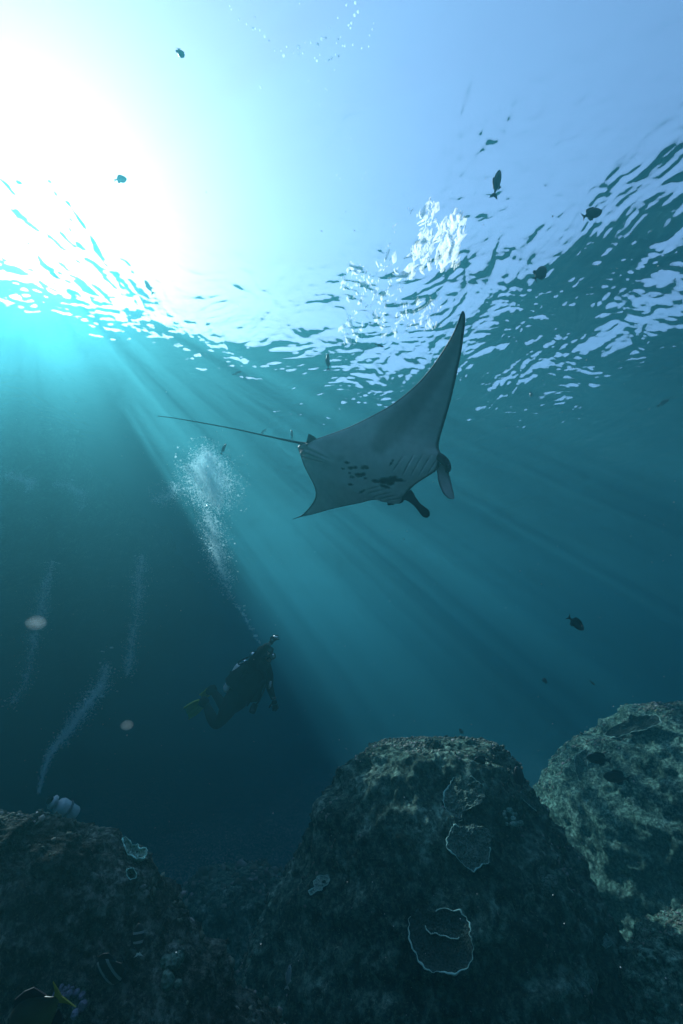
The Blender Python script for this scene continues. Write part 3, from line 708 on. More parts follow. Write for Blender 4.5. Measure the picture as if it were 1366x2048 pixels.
def hand(wrist, tip, side, mw, parent_list, r=.011):
    """palm and five separate curled fingers as chains rooted inside the palm"""
    wrist = np.array(wrist); tip = np.array(tip); ax = tip - wrist; L = np.linalg.norm(ax); ax /= L
    side = np.array(side) - ax * (np.array(side) @ ax); side /= np.linalg.norm(side); nrm = np.cross(ax, side)
    palm = wrist + ax * L * .42
    ch = [[(tuple(wrist), (.034, .034)), (tuple(wrist + ax * L * .2), (.04, .03)), (tuple(palm), (.046, .028))]]
    fingers = []
    for i, (off, ln, cu) in enumerate([(-.030, .50, .10), (-.010, .58, .12), (.010, .55, .16), (.029, .44, .20)]):
        b0 = palm + side * off * .8; p1 = b0 + ax * L * ln * .45 + side * off * .2; p2 = p1 + ax * L * ln * .32 + nrm * cu * L * .5; p3 = p2 + ax * L * ln * .20 + nrm * cu * L
        fingers.append([(tuple(b0), r * 1.1), (tuple(p1), r), (tuple(p2), r * .9), (tuple(p3), r * .7)])
    b0 = wrist + ax * L * .22 + side * -.022; p1 = b0 + side * -.035 + ax * L * .16; p2 = p1 + side * -.014 + ax * L * .16 + nrm * L * .08
    fingers.append([(tuple(b0), r * 1.2), (tuple(p1), r * 1.1), (tuple(p2), r * .8)])
    return ch, fingers

def join_baked(name, objs, parent):
    V = []; Fs = []; off = 0; mat = objs[0].data.materials[0]
    for o in objs:
        bake(o); me = o.data; V += [tuple(v.co) for v in me.vertices]; Fs += [tuple(off + i for i in p.vertices) for p in me.polygons]; off = len(V)
        bpy.data.objects.remove(o)
    return mesh_obj(name, V, Fs, mat, parent)

def fin_blade(name, pts, d, mat, parent, ribs=True):
    """pts: centre line (px, py, width px, dd); a thin blade with side rails and ribs, split end"""
    P = smooth_poly(np.array(pts, float), 16); cen = dirs(P[:, 0], P[:, 1]) * (d + P[:, 3])[:, None]; V = []; Fc = []; k = 9
    for i in range(16):
        t = cen[min(i + 1, 15)] - cen[max(i - 1, 0)]; t /= np.linalg.norm(t); vw = -cen[i] / np.linalg.norm(cen[i]); w = np.cross(t, vw); w /= np.linalg.norm(w)
        w = w * .8 + vw * .6; w /= np.linalg.norm(w); nn = np.cross(w, t); hw = P[i, 2] / 2 * d / F / .8
        for s_ in (1, -1):
            for j in range(k):
                u = -1 + 2 * j / (k - 1); V.append(cen[i] + w * hw * u + nn * (s_ * .004 + (.007 if j % 2 == 0 else 0) * s_) + t * (.05 * (1 - u * u) * (i == 15) * -1))
    q = 2 * k
    for i in range(15):
        for j in range(k - 1):
            a = i * q + j; Fc.append((a, a + 1, a + q + 1, a + q)); b = a + k; Fc.append((b, b + q, b + q + 1, b + 1))
        Fc.append((i * q, i * q + q, i * q + q + k, i * q + k)); e = k - 1; Fc.append((i * q + e, i * q + e + k, i * q + q + e + k, i * q + q + e))
    for j in range(k - 1):
        a = 15 * q + j; Fc.append((a, a + 1, a + k + 1, a + k)); Fc.append((j, j + k, j + k + 1, j + 1))
    return mesh_obj(name, V, Fc, mat, parent, smooth=False)

def diver():
    D = 5.8
    p = lambda x, y, dd=0: tuple(at(x, y, D + dd))
    root = empty('person'); tag(root, 'scuba diver in black wetsuit and yellow green fins reaching one arm up towards the manta', 'person')
    pel = p(476, 1392, .05); waist = p(490, 1372, .03); chest = p(509, 1345, 0); neck = p(520, 1325, 0); lsh = p(507, 1323, -.12); rsh = p(535, 1336, .04)
    head0 = p(524, 1317, 0); head1 = p(528, 1309, 0)
    chains = [[(pel, (.15, .12)), (waist, (.15, .12)), (chest, (.19, .13)), (neck, (.075, .075)), (head0, (.075, .08))],
              [(chest, (.19, .13)), (lsh, (.075, .075)), (p(515, 1312, -.22), (.058, .058)), (p(523.5, 1302, -.28), (.05, .05)), (p(533, 1294, -.31), (.050, .050)), (p(539, 1288.5, -.33), (.040, .040))],
              [(chest, (.19, .13)), (rsh, (.075, .075)), (p(539, 1352, .02), (.058, .058)), (p(538, 1371, .0), (.05, .05)), (p(543, 1386, -.03), (.04, .04)), (p(547.5, 1400, -.05), (.030, .030))],
              [(pel, (.15, .12)), (p(467, 1400, -.02), (.12, .12)), (p(450, 1428, -.08), (.095, .095)), (p(432, 1453, -.12), (.068, .068)), (p(422, 1432, -.02), (.064, .064)), (p(413, 1411, .08), (.045, .045)), (p(409, 1404, .1), (.04, .04))],
              [(pel, (.15, .12)), (p(475, 1404, .16), (.115, .115)), (p(463, 1416, .24), (.09, .09)), (p(451, 1421, .30), (.066, .066)), (p(440, 1401, .42), (.06, .06)), (p(428, 1385, .52), (.045, .045)), (p(423, 1380, .55), (.04, .04))]]
    body = skinned('b', chains, SUIT, root)
    parts = [body]
    for (w, t, sd) in [(p(539, 1288.5, -.33), p(555, 1270, -.36), RT * .7 + UP * .7), (p(547.5, 1400, -.05), p(552.5, 1423, -.07), RT)]:
        ch, fg = hand(w, t, tuple(sd), None, None)
        parts.append(skinned('h', ch, SUIT, root, 1))
        for f in fg: parts.append(skinned('f', [f], SUIT, root, 1))
    join_baked('body', parts, root)
    # head with face
    hc = np.array(p(528, 1311, 0)); look = (RT * .62 + UP * .45 - fwd * .65).normalized(); upv = (UP * .8 - RT * .25).normalized(); upv = (upv - look * upv.dot(look)).normalized(); sd = look.cross(upv)
    hv = []; 
    v2, f2 = ico(3)
    for q in v2:
        l, u, s_ = q[0], q[1], q[2]
        r_ = np.array([.105, .125, .082]); jaw = 1 - .25 * max(0, -u) * (l < .3)
        hv.append(hc + np.array(look) * l * r_[0] * (1 - .12 * max(0, -u)) + np.array(upv) * u * r_[1] + np.array(sd) * s_ * r_[2] * jaw)
    H = mesh_obj('hood', hv, f2, SUIT, root)
    fv = []
    for q in v2:
        fv.append(hc + np.array(look) * (.035 + q[0] * .078) + np.array(upv) * (q[1] * .085 - .015) + np.array(sd) * q[2] * .06)
    mesh_obj('face', fv, f2, SKIN, root)
    # mask: frame ring and two panes
    mk = hc + np.array(look) * .105 + np.array(upv) * .02
    ring = [mk + np.array(sd) * math.cos(a) * .075 * (1 + .1 * math.cos(2 * a)) + np.array(upv) * math.sin(a) * .042 for a in np.linspace(0, 6.283, 24, endpoint=False)]
    mr = tube('mask', ring, .012, GEAR, root, closed=True)
    for s_ in (-1, 1):
        pr = [mk + np.array(sd) * (s_ * .036 + math.cos(a) * .032) + np.array(upv) * math.sin(a) * .034 + np.array(look) * .004 for a in np.linspace(0, 6.283, 16, endpoint=False)]
        mesh_obj('pane', pr + [q - np.array(look) * .008 for q in pr], [tuple(range(16)), tuple(range(31, 15, -1))] + [(j, (j + 1) % 16, 16 + (j + 1) % 16, 16 + j) for j in range(16)], GLASS, mr, smooth=False)
    tube('mask_strap', [hc + np.array(look) * .09 * math.cos(a) + np.array(sd) * .092 * math.sin(a) + np.array(upv) * .02 for a in np.linspace(.5, 5.78, 20)], .008, GREY, root)
    rg = hc + np.array(look) * .125 - np.array(upv) * .05
    reg = cyl_profile('regulator', rg, rg + np.array(look) * .055, [(0, .02), (.2, .035), (.5, .042), (.9, .040), (1, .030)], GEAR, root, 16)
    cyl_profile('purge_button', rg + np.array(look) * .055, rg + np.array(look) * .06, [(0, .022), (1, .020)], STEEL, reg, 12)
    # buoyancy vest: quilted shell wrapped round the torso
    ax0 = np.array(p(518, 1330, 0)); ax1 = np.array(p(479, 1386, .05)); n, k = 22, 32; V = []; Fc = []
    axis = (ax1 - ax0) / np.linalg.norm(ax1 - ax0); e1 = np.cross(axis, np.array(fwd)); e1 /= np.linalg.norm(e1); e2 = np.cross(axis, e1)
    for i in range(n):
        t = i / (n - 1); c = ax0 + (ax1 - ax0) * t; w = np.interp(t, [0, .1, .35, .7, .9, 1], [.09, .145, .185, .225, .235, .19]); dp = np.interp(t, [0, .1, .4, .8, 1], [.09, .14, .17, .19, .16])
        for j in range(k):
            a = j / k * 6.2832; puff = 1 + .03 * math.sin(a * 4 + 1) + .025 * math.sin(t * 16 + math.cos(a) * 2)
            V.append(c + e1 * w * math.cos(a) * puff + e2 * dp * math.sin(a) * puff)
    for i in range(n - 1):
        for j in range(k): Fc.append((i * k + j, i * k + (j + 1) % k, (i + 1) * k + (j + 1) % k, (i + 1) * k + j))
    Fc += [tuple(range(k))[::-1], tuple(range((n - 1) * k, n * k))]
    vest = mesh_obj('buoyancy_vest', V, Fc, GEAR, root)
    for a0, off in ((-.35, .0), (.45, .0)):
        line = [ax0 + (ax1 - ax0) * t - np.array(fwd) * (.17 + .03 * math.sin(t * 3)) + e1 * (a0 * .3 + .03 * t) for t in np.linspace(.05, .8, 12)]
        tube('shoulder_strap', line, .014, GEAR, vest)
    # tank on the back
    ta = np.array(p(488, 1328, .10)); tb = np.array(p(456, 1387, .18)); ta2 = ta + (ta - tb) * .03
    tk = cyl_profile('scuba_tank', tb, ta2, TANKP, ALU, root)
    v0 = ta2 + (ta2 - tb) * .02
    vl = cyl_profile('valve', ta2, ta2 + (ta2 - tb) * .10, [(0, .022), (.3, .03), (.6, .028), (1, .018)], STEEL, tk, 12)
    cyl_profile('first_stage', np.array(p(502, 1313, .1)), np.array(p(509, 1308, .06)), [(0, .02), (.2, .036), (.8, .036), (1, .02)], STEEL, root, 14)
    tube('tank_band', [tb + (ta2 - tb) * .55 + e1 * .098 * math.cos(a) + e2 * .098 * math.sin(a) for a in np.linspace(0, 6.283, 20, endpoint=False)], .012, GEAR, tk, closed=True)
    def hose(pts, r=.010):
        Q = smooth_poly(np.array(pts, float), 24); tube('hose', dirs(Q[:, 0], Q[:, 1]) * (D + Q[:, 2])[:, None], r, GEAR, root, k=6)
    hose([(504, 1312, .1), (490, 1317, .0), (479, 1323, -.05), (477, 1328, -.08), (484, 1328, -.12), (495, 1324, -.16)])
    hose([(506, 1311, .05), (515, 1304, .12), (527, 1305, .02), (538, 1312, -.1), (533, 1319, -.14)])
    hose([(514, 1328, -.2), (517, 1338, -.24), (524, 1346, -.25), (529, 1352, -.24), (524, 1357, -.24)])
    hose([(531, 1372, -.15), (525, 1388, -.2), (518, 1402, -.22), (512, 1409, -.22)])
    hose([(503, 1392, -.12), (498, 1402, -.16), (494, 1412, -.18), (500, 1404, -.16), (506, 1396, -.14)], .007)
    g = np.array(p(511, 1407, -.22)); g2 = np.array(p(503, 1427, -.22))
    gg = cyl_profile('gauge_console', g, g2, [(0, .02), (.1, .034), (.5, .038), (.9, .036), (1, .02)], GEAR, root, 14)
    cyl_profile('dial', g * .45 + g2 * .55 - np.array(fwd) * .03, g * .45 + g2 * .55 - np.array(fwd) * .044, [(0, .026), (1, .024)], GLASS, gg, 14)
    # pale sleeve patch, wrist computer and pocket weight
    tube('sleeve_stripe', [np.array(p(541.5, 1362, -.06)), np.array(p(540, 1372, -.07)), np.array(p(538, 1378, -.07))], [.012, .016, .008], ALU, root, k=6)
    tube('wrist_computer', [np.array(p(544.5, 1397, -.10)), np.array(p(552, 1396, -.09))], .016, GREY, root, k=8)
    tube('glove_cuff', [np.array(p(536, 1286, -.36)), np.array(p(541, 1291, -.36))], .014, GREY, root, k=8)
    tube('hand_torch', [np.array(p(547, 1274, -.41)), np.array(p(556, 1276, -.42))], [.016, .02], STEEL, root, k=10)
    # fins
    for pts, dd, foot in (([(411, 1404, 11, .1), (404, 1407, 15, .12), (394, 1413, 21, .16), (382, 1421, 23, .22), (372, 1427, 22, .28)], D, ((412, 1398, .1), (403, 1410, .1))),
                          ([(428, 1376, 9, .55), (419, 1381, 12, .6), (411, 1389, 14, .66), (403, 1396, 15, .72)], D, ((430, 1377, .55), (417, 1383, .58)))):
        fb = fin_blade('fin', pts, dd, FIN, root)
        a, b = foot
        tube('foot_pocket', [np.array(p(*a)), np.array(p((a[0] + b[0]) / 2, (a[1] + b[1]) / 2, a[2] - .02)), np.array(p(*b))], [.05, .062, .045], GEAR, fb, k=12)
diver()

def lone_tank():
    root = empty('scuba_tank'); tag(root, 'pale blue scuba tank lying tilted just behind the top of the left boulder', 'scuba tank')
    d = 6.4; a = np.array(at(149, 1631, d)); b = np.array(at(114, 1608, d - .1))
    cyl_profile('cylinder', a, b, [(0, .055), (.02, .075), (.06, .082), (.84, .082), (.92, .07), (.98, .04), (1, .03)], ALU, root)
    c = np.array(at(102, 1602, d - .12))
    kn = cyl_profile('first_stage', np.array(at(114, 1608, d - .1)), c, [(0, .03), (.25, .04), (.4, .062), (.8, .066), (1, .04)], ALU, root, 16)
    cyl_profile('valve_knob', c, np.array(at(97, 1598, d - .14)), [(0, .03), (.5, .04), (1, .03)], GEAR, kn, 12)
    ax = (b - a) / np.linalg.norm(b - a); e1 = np.cross(ax, np.array(fwd)); e1 /= np.linalg.norm(e1); e2 = np.cross(ax, e1)
    tube('tank_band', [a + (b - a) * .5 + .085 * (e1 * math.cos(t) + e2 * math.sin(t)) for t in np.linspace(0, 6.283, 20, endpoint=False)], .012, GREY, root, closed=True)
lone_tank()

# ------------------------------------------------------------------ fish
def fish_mat(name, top, low):
    k = NT(name); b = k.n('ShaderNodeBsdfPrincipled'); b.inputs['Roughness'].default_value = .45; b.inputs['Specular IOR Level'].default_value = .4
    a = k.n('ShaderNodeAttribute', attribute_name='tone'); k.l(k.ramp(a.outputs['Fac'], [(0, top), (1, low)]), b.inputs['Base Color']); k.l(b.outputs[0], k.out.inputs[0]); return k.m
FDARK = fish_mat('dark_fish_scales', (.012, .014, .018), (.05, .055, .06)); FBLUE = fish_mat('blue_grey_fish_scales', (.05, .07, .10), (.30, .34, .36)); FPALE = fish_mat('silver_fish_scales', (.25, .3, .33), (.7, .72, .7))
FEYE = bsdf('fish_eye', (.01, .01, .01), .1, .6); FINK = bsdf('fish_fin_membrane', (.02, .024, .03), .6, .3); FYEL = bsdf('yellow_fish_fin', (.30, .26, .04), .5, .3); FWHT = bsdf('white_fish_fin', (.75, .75, .7), .5, .3)
def make_fish(name, px, py, lpx, ang, dist, label, kind='oval', mat=None, yaw=0.0, bend=0.0, flip=1, group=None, tail=None, bars=False):
    L = lpx / F * dist; a = math.radians(ang)
    X = (RT * math.cos(a) + UP * math.sin(a)); X = (X * math.cos(yaw) + fwd * math.sin(yaw)).normalized()
    Z = (RT * -math.sin(a) + UP * math.cos(a)) * flip; Z = (Z - X * Z.dot(X)).normalized(); Y = Z.cross(X)
    o0 = at(px, py, dist); mat = mat or FDARK
    H, Wd = {'oval': (.23, .075), 'slim': (.115, .05), 'deep': (.34, .06), 'puffy': (.30, .2)}[kind]
    def W(x, y, z):
        y2 = y + bend * (x - .1) ** 2 * (-1 if x > .1 else 1)
        return tuple(o0 + X * (x * L) + Y * (y2 * L) + Z * (z * L))
    prof = [(.50, .02), (.47, .30), (.42, .55), (.34, .80), (.27, .92), (.22, .97), (.17, .99), (.08, 1.0), (0, .95), (-.06, .88), (-.11, .77), (-.18, .62), (-.27, .34), (-.33, .20), (-.37, .20)]
    V = []; Fc = []; T = []; k = 14
    for x, s_ in prof:
        for j in range(k):
            t = j / k * 6.2832; V.append(W(x, Wd * s_ * math.cos(t) * (1.15 if x > .1 else .9), H * s_ * math.sin(t) * (1 if math.sin(t) > 0 else .92))); 
            tn = .5 - .5 * math.sin(t)
            if bars and (abs(x - .22) < .02 or abs(x + .06) < .02): tn = 6.0
            T.append(tn)
    n = len(prof)
    for i in range(n - 1):
        for j in range(k): Fc.append((i * k + j, i * k + (j + 1) % k, (i + 1) * k + (j + 1) % k, (i + 1) * k + j))
    Fc += [tuple(range(k))[::-1], tuple(range((n - 1) * k, n * k))]
    root = mesh_obj(name, V, Fc, mat, attrs={'tone': T}); tag(root, label, 'fish', group)
    def sheet(nm, poly, m, th=.006):
        m_ = len(poly); VV = [W(x, th, z) for x, z in poly] + [W(x, -th, z) for x, z in poly]
        FF = [tuple(range(m_)), tuple(range(2 * m_ - 1, m_ - 1, -1))] + [(j, m_ + j, m_ + (j + 1) % m_, (j + 1) % m_) for j in range(m_)]
        mesh_obj(nm, VV, FF, m, root, smooth=False)
    h = H
    fm = FINK if mat is not FPALE else FWHT
    sheet('tail_fin', [(-.35, .05), (-.42, .09), (-.50, h * .62 + .05), (-.455, .03), (-.445, 0), (-.455, -.03), (-.50, -h * .62 - .05), (-.42, -.09), (-.35, -.05)], tail or fm)
    if kind == 'slim':
        sheet('dorsal_fin', [(.22, h * .9), (.15, h * 1.35), (-.02, h * 1.2), (-.2, h * .7), (-.24, h * .4)], fm)
        sheet('anal_fin', [(-.05, -h * .8), (-.12, -h * 1.3), (-.24, -h * .5)], fm)
    else:
        sheet('dorsal_fin', [(.27, h * .85), (.14, h * 1.25), (-.05, h * 1.28), (-.20, h * 1.15), (-.27, h * .45), (-.1, h * .6)], fm)
        sheet('anal_fin', [(.0, -h * .8), (-.07, -h * 1.2), (-.20, -h * 1.12), (-.27, -h * .42)], fm)
    for s_ in (-1, 1):
        if lpx > 20:
            e = np.array(W(.385, s_ * Wd * .72, h * .22)); mesh_obj('eye', e + ICO_V * (.022 * L), ICO_F, FEYE, root)
    pf = [W(.22, Wd * .95, -.01), W(.10, Wd * 1.5, .02), (W(.07, Wd * 1.7, -.05)), W(.18, Wd * 1.0, -.07)]
    pf2 = [tuple(np.array(q) + np.array(Y) * .006 * L) for q in pf]
    mesh_obj('pectoral_fin', pf + pf2, [(0, 1, 2, 3), (7, 6, 5, 4), (0, 4, 5, 1), (1, 5, 6, 2), (2, 6, 7, 3), (3, 7, 4, 0)], fm, root, smooth=False)
    return root
fl = [
 (994, 366, 52, 76, 4.6, 'slender dark fish swimming upwards in the blue right of the white foam', 'slim', FDARK, 0.3, .3, 1),
 (1184, 428, 34, 20, 5.0, 'dark triangular finned fish against bright ripples near the right edge', 'oval', FDARK, 0.1, 0, 1),
 (1079, 547, 38, 48, 5.0, 'dark fish climbing right among the dark ripples above the raised wing', 'oval', FDARK, 0.2, .2, -1),
 (1152, 1247, 32, -42, 5.0, 'dark fish diving right, alone in open teal water above the right boulder', 'oval', FDARK, 0.0, .5, 1),
 (298, 574, 30, 122, 6.2, 'slim grey fish below the white glare with its forked tail pointing down right', 'slim', FBLUE, 0.2, .2, 1),
 (241, 358, 17, 5, 6.3, 'tiny pale blue fish with curled tail inside the white glare', 'puffy', FBLUE, 0.5, 1.2, 1),
 (361, 105, 16, 80, 6.3, 'small round blue fish seen head on near the top of the glare', 'puffy', FBLUE, 1.3, 0, 1),
 (656, 724, 32, 92, 4.6, 'thin vertical fish left of the raised wing among bright flecks', 'slim', FBLUE, 0.1, .2, 1),
 (474, 746, 19, 22, 5.5, 'small grey fish heading right under the broken light above the tail', 'slim', FBLUE, 0.2, .3, 1),
 (447, 898, 24, 68, 5.2, 'grey fish pointing up right beside the brightest bubble cloud', 'slim', FBLUE, 0.2, .1, 1),
 (526, 864, 18, 45, 7.5, 'faint grey fish behind the middle of the manta tail', 'slim', FBLUE, 0.2, .1, 1),
 (584, 869, 20, 93, 4.8, 'silvery vertical fish just above the base of the manta tail', 'slim', FPALE, 0.2, .1, 1),
 (759, 691, 18, -15, 5.0, 'small dark fish among the ripples left of the raised wing tip', 'slim', FDARK, 0.2, .1, 1),
 (963, 1520, 25, 180, 5.0, 'oval dark fish hovering over the right crest of the centre boulder', 'oval', FDARK, 0.1, 0, -1),
 (1040, 1556, 34, 96, 4.8, 'dark fish standing head up over the right shoulder of the centre boulder', 'oval', FDARK, .6, .3, 1),
 (1197, 1518, 36, 176, 6.2, 'upper of two oval dark fish in front of the right boulder', 'oval', FDARK, 0.1, .1, -1),
 (1233, 1555, 38, 177, 6.2, 'lower of two oval dark fish in front of the right boulder', 'oval', FDARK, 0.1, .1, -1),
 (891, 1475, 11, 40, 7.5, 'tiny dark fish just above the bushy coral on the centre boulder', 'oval', FDARK, 0.1, 0, 1),
 (923, 1463, 12, 128, 7.5, 'tiny dark fish farther above the crest of the centre boulder', 'oval', FDARK, 0.1, 0, 1),
 (1326, 806, 24, 30, 9.0, 'faint blurred fish in open water near the right edge below the ripples', 'slim', FBLUE, 0.1, 0, 1),
 (1062, 789, 14, 10, 9.5, 'faint round fish in open water to the right of the raised wing', 'puffy', FBLUE, 1.0, 0, 1),
 (1090, 1362, 12, 80, 8.5, 'faint round fish in the water between the centre and right boulders', 'puffy', FDARK, 1.0, 0, 1),
 (1185, 1366, 12, -40, 8.0, 'tiny thin fish in the teal water above the table coral', 'slim', FDARK, 0.1, 0, 1),
 (577, 1955, 30, 82, 3.6, 'slender pale fish hanging upright in the dark foot of the centre boulder', 'slim', FPALE, 0.2, .1, 1),
]
for f in fl:
    make_fish('fish', *f[:5], f[5], f[6], f[7], f[8], f[9], f[10], group='small fish scattered through the water' if f[2] < 20 else None)
FBAR = fish_mat('barred_fish_scales', (.008, .009, .010), (.02, .02, .02))
def barred():
    k = NT('white_barred_scales'); b = k.n('ShaderNodeBsdfPrincipled'); b.inputs['Roughness'].default_value = .5
    a = k.n('ShaderNodeAttribute', attribute_name='tone'); mt = k.n('ShaderNodeMath', operation='GREATER_THAN'); mt.inputs[1].default_value = 2.0; k.l(a.outputs['Fac'], mt.inputs[0])
    k.l(k.ramp(mt.outputs[0], [(.2, (.008, .009, .01)), (.6, (.28, .31, .31))]), b.inputs['Base Color']); k.l(b.outputs[0], k.out.inputs[0]); return k.m
FBAR = barred()
make_fish('angelfish', 226, 1940, 58, 215, 2.2, 'black fish with thin white bars in front of the lower left boulder', 'deep', FBAR, .2, .1, -1, bars=True)
make_fish('bannerfish', 277, 1880, 36, 100, 2.3, 'small dark fish with a white tail edge upright against the left boulder', 'oval', FBAR, .5, .2, 1, tail=FWHT, bars=True)
make_fish('surgeonfish', 78, 2024, 104, 222, 1.3, 'big dark fish with yellow tail edge cut off by the bottom left corner', 'oval', fish_mat('olive_fish_scales', (.02, .025, .02), (.16, .17, .08)), .15, .1, -1, tail=FYEL)

# ------------------------------------------------------------------ bubbles
def bubble_mat():
    k = NT('bubble_shine'); d = k.n('ShaderNodeBsdfDiffuse'); t = k.n('ShaderNodeBsdfTranslucent'); g = k.n('ShaderNodeBsdfAnisotropic'); g.inputs['Roughness'].default_value = .15
    for q in (d, t): q.inputs['Color'].default_value = (.70, .96, 1, 1)
    m1 = k.n('ShaderNodeMixShader'); m1.inputs[0].default_value = .65; k.l(d.outputs[0], m1.inputs[1]); k.l(t.outputs[0], m1.inputs[2])
    m2 = k.n('ShaderNodeMixShader'); m2.inputs[0].default_value = .06; k.l(m1.outputs[0], m2.inputs[1]); k.l(g.outputs[0], m2.inputs[2])
    tp_ = k.n('ShaderNodeBsdfTransparent'); m3 = k.n('ShaderNodeMixShader'); m3.inputs[0].default_value = .5; k.l(m2.outputs[0], m3.inputs[1]); k.l(tp_.outputs[0], m3.inputs[2])
    k.l(m3.outputs[0], k.out.inputs[0]); return k.m
BUB = bubble_mat()
OCT_V = np.array([(1, 0, 0), (-1, 0, 0), (0, 1, 0), (0, -1, 0), (0, 0, 1), (0, 0, -1)], float); OCT_F = np.array([(0, 2, 4), (2, 1, 4), (1, 3, 4), (3, 0, 4), (2, 0, 5), (1, 2, 5), (3, 1, 5), (0, 3, 5)])
DOME_F = ICO1_F[ICO1_V[ICO1_F].mean(1)[:, 2] > -.25]
FLAKE_V = np.array([(1, 0, .3), (0, 1, -.2), (-1, 0, .3), (0, -1, -.2)]); FLAKE_F = np.array([(0, 1, 2), (0, 2, 3)])
def blobs(C, R, big=False):
    bv, bf = (ICO1_V, DOME_F) if big else (FLAKE_V, FLAKE_F)
    if big: V = C[:, None] + bv[None] * R[:, None, None] * np.array([1, 1, .72])
    else:
        rr = np.random.default_rng(len(C)); A = rr.normal(size=(len(C), 3)); A /= np.linalg.norm(A, axis=1, keepdims=True); B = np.cross(A, rr.normal(size=(len(C), 3))); B /= np.linalg.norm(B, axis=1, keepdims=True); Cx = np.cross(A, B)
        L = bv[None] * R[:, None, None] * 1.25; V = C[:, None] + L[..., :1] * A[:, None] + L[..., 1:2] * B[:, None] + L[..., 2:3] * Cx[:, None]
    Fc = bf[None] + len(bv) * np.arange(len(C))[:, None, None]
    return V.reshape(-1, 3), Fc.reshape(-1, 3)
def plume(path, count, dist, label, size=.0035, big=0, bigsize=.012, seed=0, power=1.0):
    """path: (px, py, half width px, density weight)"""
    r = np.random.default_rng(seed); P = np.array(path, float); seg = np.linalg.norm(np.diff(P[:, :2], axis=0), axis=1); wt = seg * (P[:-1, 3] + P[1:, 3]) * (P[:-1, 2] + P[1:, 2])
    def sample(n):
        i = r.choice(len(seg), n, p=wt / wt.sum()); t = r.random(n)
        q = P[i] * (1 - t[:, None]) + P[i + 1] * t[:, None]
        rad = np.abs(r.normal(0, .5, n)) ** power; an = r.uniform(0, 6.283, n); off = rad * q[:, 2]
        x = q[:, 0] + off * np.cos(an); y = q[:, 1] + off * np.sin(an) * .8
        wob = 5 * vnoise(np.stack([y * .05, 0 * y + seed, 0 * y], -1), 1)
        return x + wob * np.clip(q[:, 2] / 15, 0, 1), y, q[:, 2]
    x, y, w = sample(count); depth = dist + r.normal(0, 1, count) * w / F * dist * .7
    V1, F1 = blobs(dirs(x, y) * depth[:, None], size * np.exp(r.normal(0, .45, count)))
    if big:
        x, y, w = sample(big); depth = dist + r.normal(0, 1, big) * w / F * dist * .5
        V2, F2 = blobs(dirs(x, y) * depth[:, None], bigsize * np.exp(r.normal(0, .4, big)), True); F2 = F2 + len(V1); V1 = np.vstack([V1, V2]); F1 = np.vstack([F1, F2])
    o = mesh_obj('bubbles', V1, F1, BUB); tag(o, label, 'bubbles', kind='stuff'); return o
plume([(521, 1289, 3, 1), (505, 1262, 6, 1), (493, 1240, 6, 1), (478, 1216, 9, 1), (468, 1206, 6, 1)], 160, 6.6, 'string of bright bubbles rising from the diver', .004, 46, .013, 1)
plume([(466, 1198, 10, .2), (448, 1160, 26, .5), (434, 1120, 32, 1), (426, 1080, 34, 1.2), (418, 1040, 28, 1.0), (416, 1022, 18, .6)], 7500, 7.4, 'tall column of fine bubbles above the diver', .0042, 40, .012, 2)
plume([(414, 908, 18, .8), (410, 930, 46, 1.3), (418, 958, 58, 1.3), (430, 992, 54, .3), (440, 1012, 40, .12)], 28000, 7.9, 'dense glowing cloud of bubbles left of the manta tail', .0052, 14, .014, 3)
plume([(282, 1112, 16, .8), (280, 1150, 26, 1), (274, 1200, 22, .6), (268, 1260, 18, .4), (262, 1300, 18, 1), (256, 1350, 20, .8)], 3200, 9, 'faint thin column of bubbles left of the diver', .0056, 6, .012, 4)
plume([(216, 1330, 14, .4), (206, 1368, 24, .8), (175, 1408, 26, 1), (152, 1440, 22, 1), (124, 1475, 18, 1), (102, 1512, 13, 1.1), (86, 1545, 9, 1.2), (78, 1585, 5, 1)], 6500, 8.6, 'slanting bluish bubble trail rising above the left boulder', .0056, 50, .013, 5)
plume([(104, 1126, 18, .8), (92, 1170, 20, .8), (78, 1235, 32, .8), (62, 1310, 24, .5), (48, 1370, 20, .5), (20, 1412, 24, .4)], 3000, 10, 'faint bubble column near the left edge', .0062, 14, .013, 6)
plume([(10, 950, 20, 1), (40, 958, 26, 1.2), (70, 965, 18, 1), (50, 985, 26, .4)], 1600, 10, 'dim mushroom of bubbles at the left edge', .0048, 2, .012, 7)
plume([(112, 968, 12, 1), (140, 970, 30, 1), (170, 990, 24, .7), (160, 1020, 26, .25)], 1700, 10.5, 'second dim mushroom of bubbles beside the left edge', .0048, 2, .012, 8)
plume([(310, 1000, 18, .7), (340, 990, 26, 1), (352, 970, 22, 1), (335, 1010, 24, .3)], 1500, 8.6, 'dim bubble cap just left of the glowing cloud', .0042, 6, .011, 9)
def ring_bubbles(cx, cy, rx, ry, a0, a1, dist, label, n=420, seed=0):
    n = n // 2; r = np.random.default_rng(seed); a = r.uniform(a0, a1, n); j = r.normal(0, .09, n) + .05 * np.sin(a * 5)
    V, Fc = blobs(dirs(cx + rx * (1 + j) * np.cos(a), cy - ry * (1 + j) * np.sin(a)) * (dist + .1 * r.normal(size=n))[:, None], .0045 * np.exp(r.normal(0, .4, n)))
    tag(mesh_obj('bubbles', V, Fc, BUB), label, 'bubbles', kind='stuff')
ring_bubbles(332, 982, 34, 18, -.6, 3.9, 8.6, 'thin arc of tiny bubbles curling left of the glowing cloud', seed=1)
ring_bubbles(462, 985, 24, 28, -1.8, 1.6, 8.2, 'loose half ring of tiny bubbles right of the glowing cloud', 260, 2)
ring_bubbles(404, 888, 24, 13, -.4, 3.0, 8.4, 'fine arc of tiny bubbles above the glowing cloud', 220, 3)
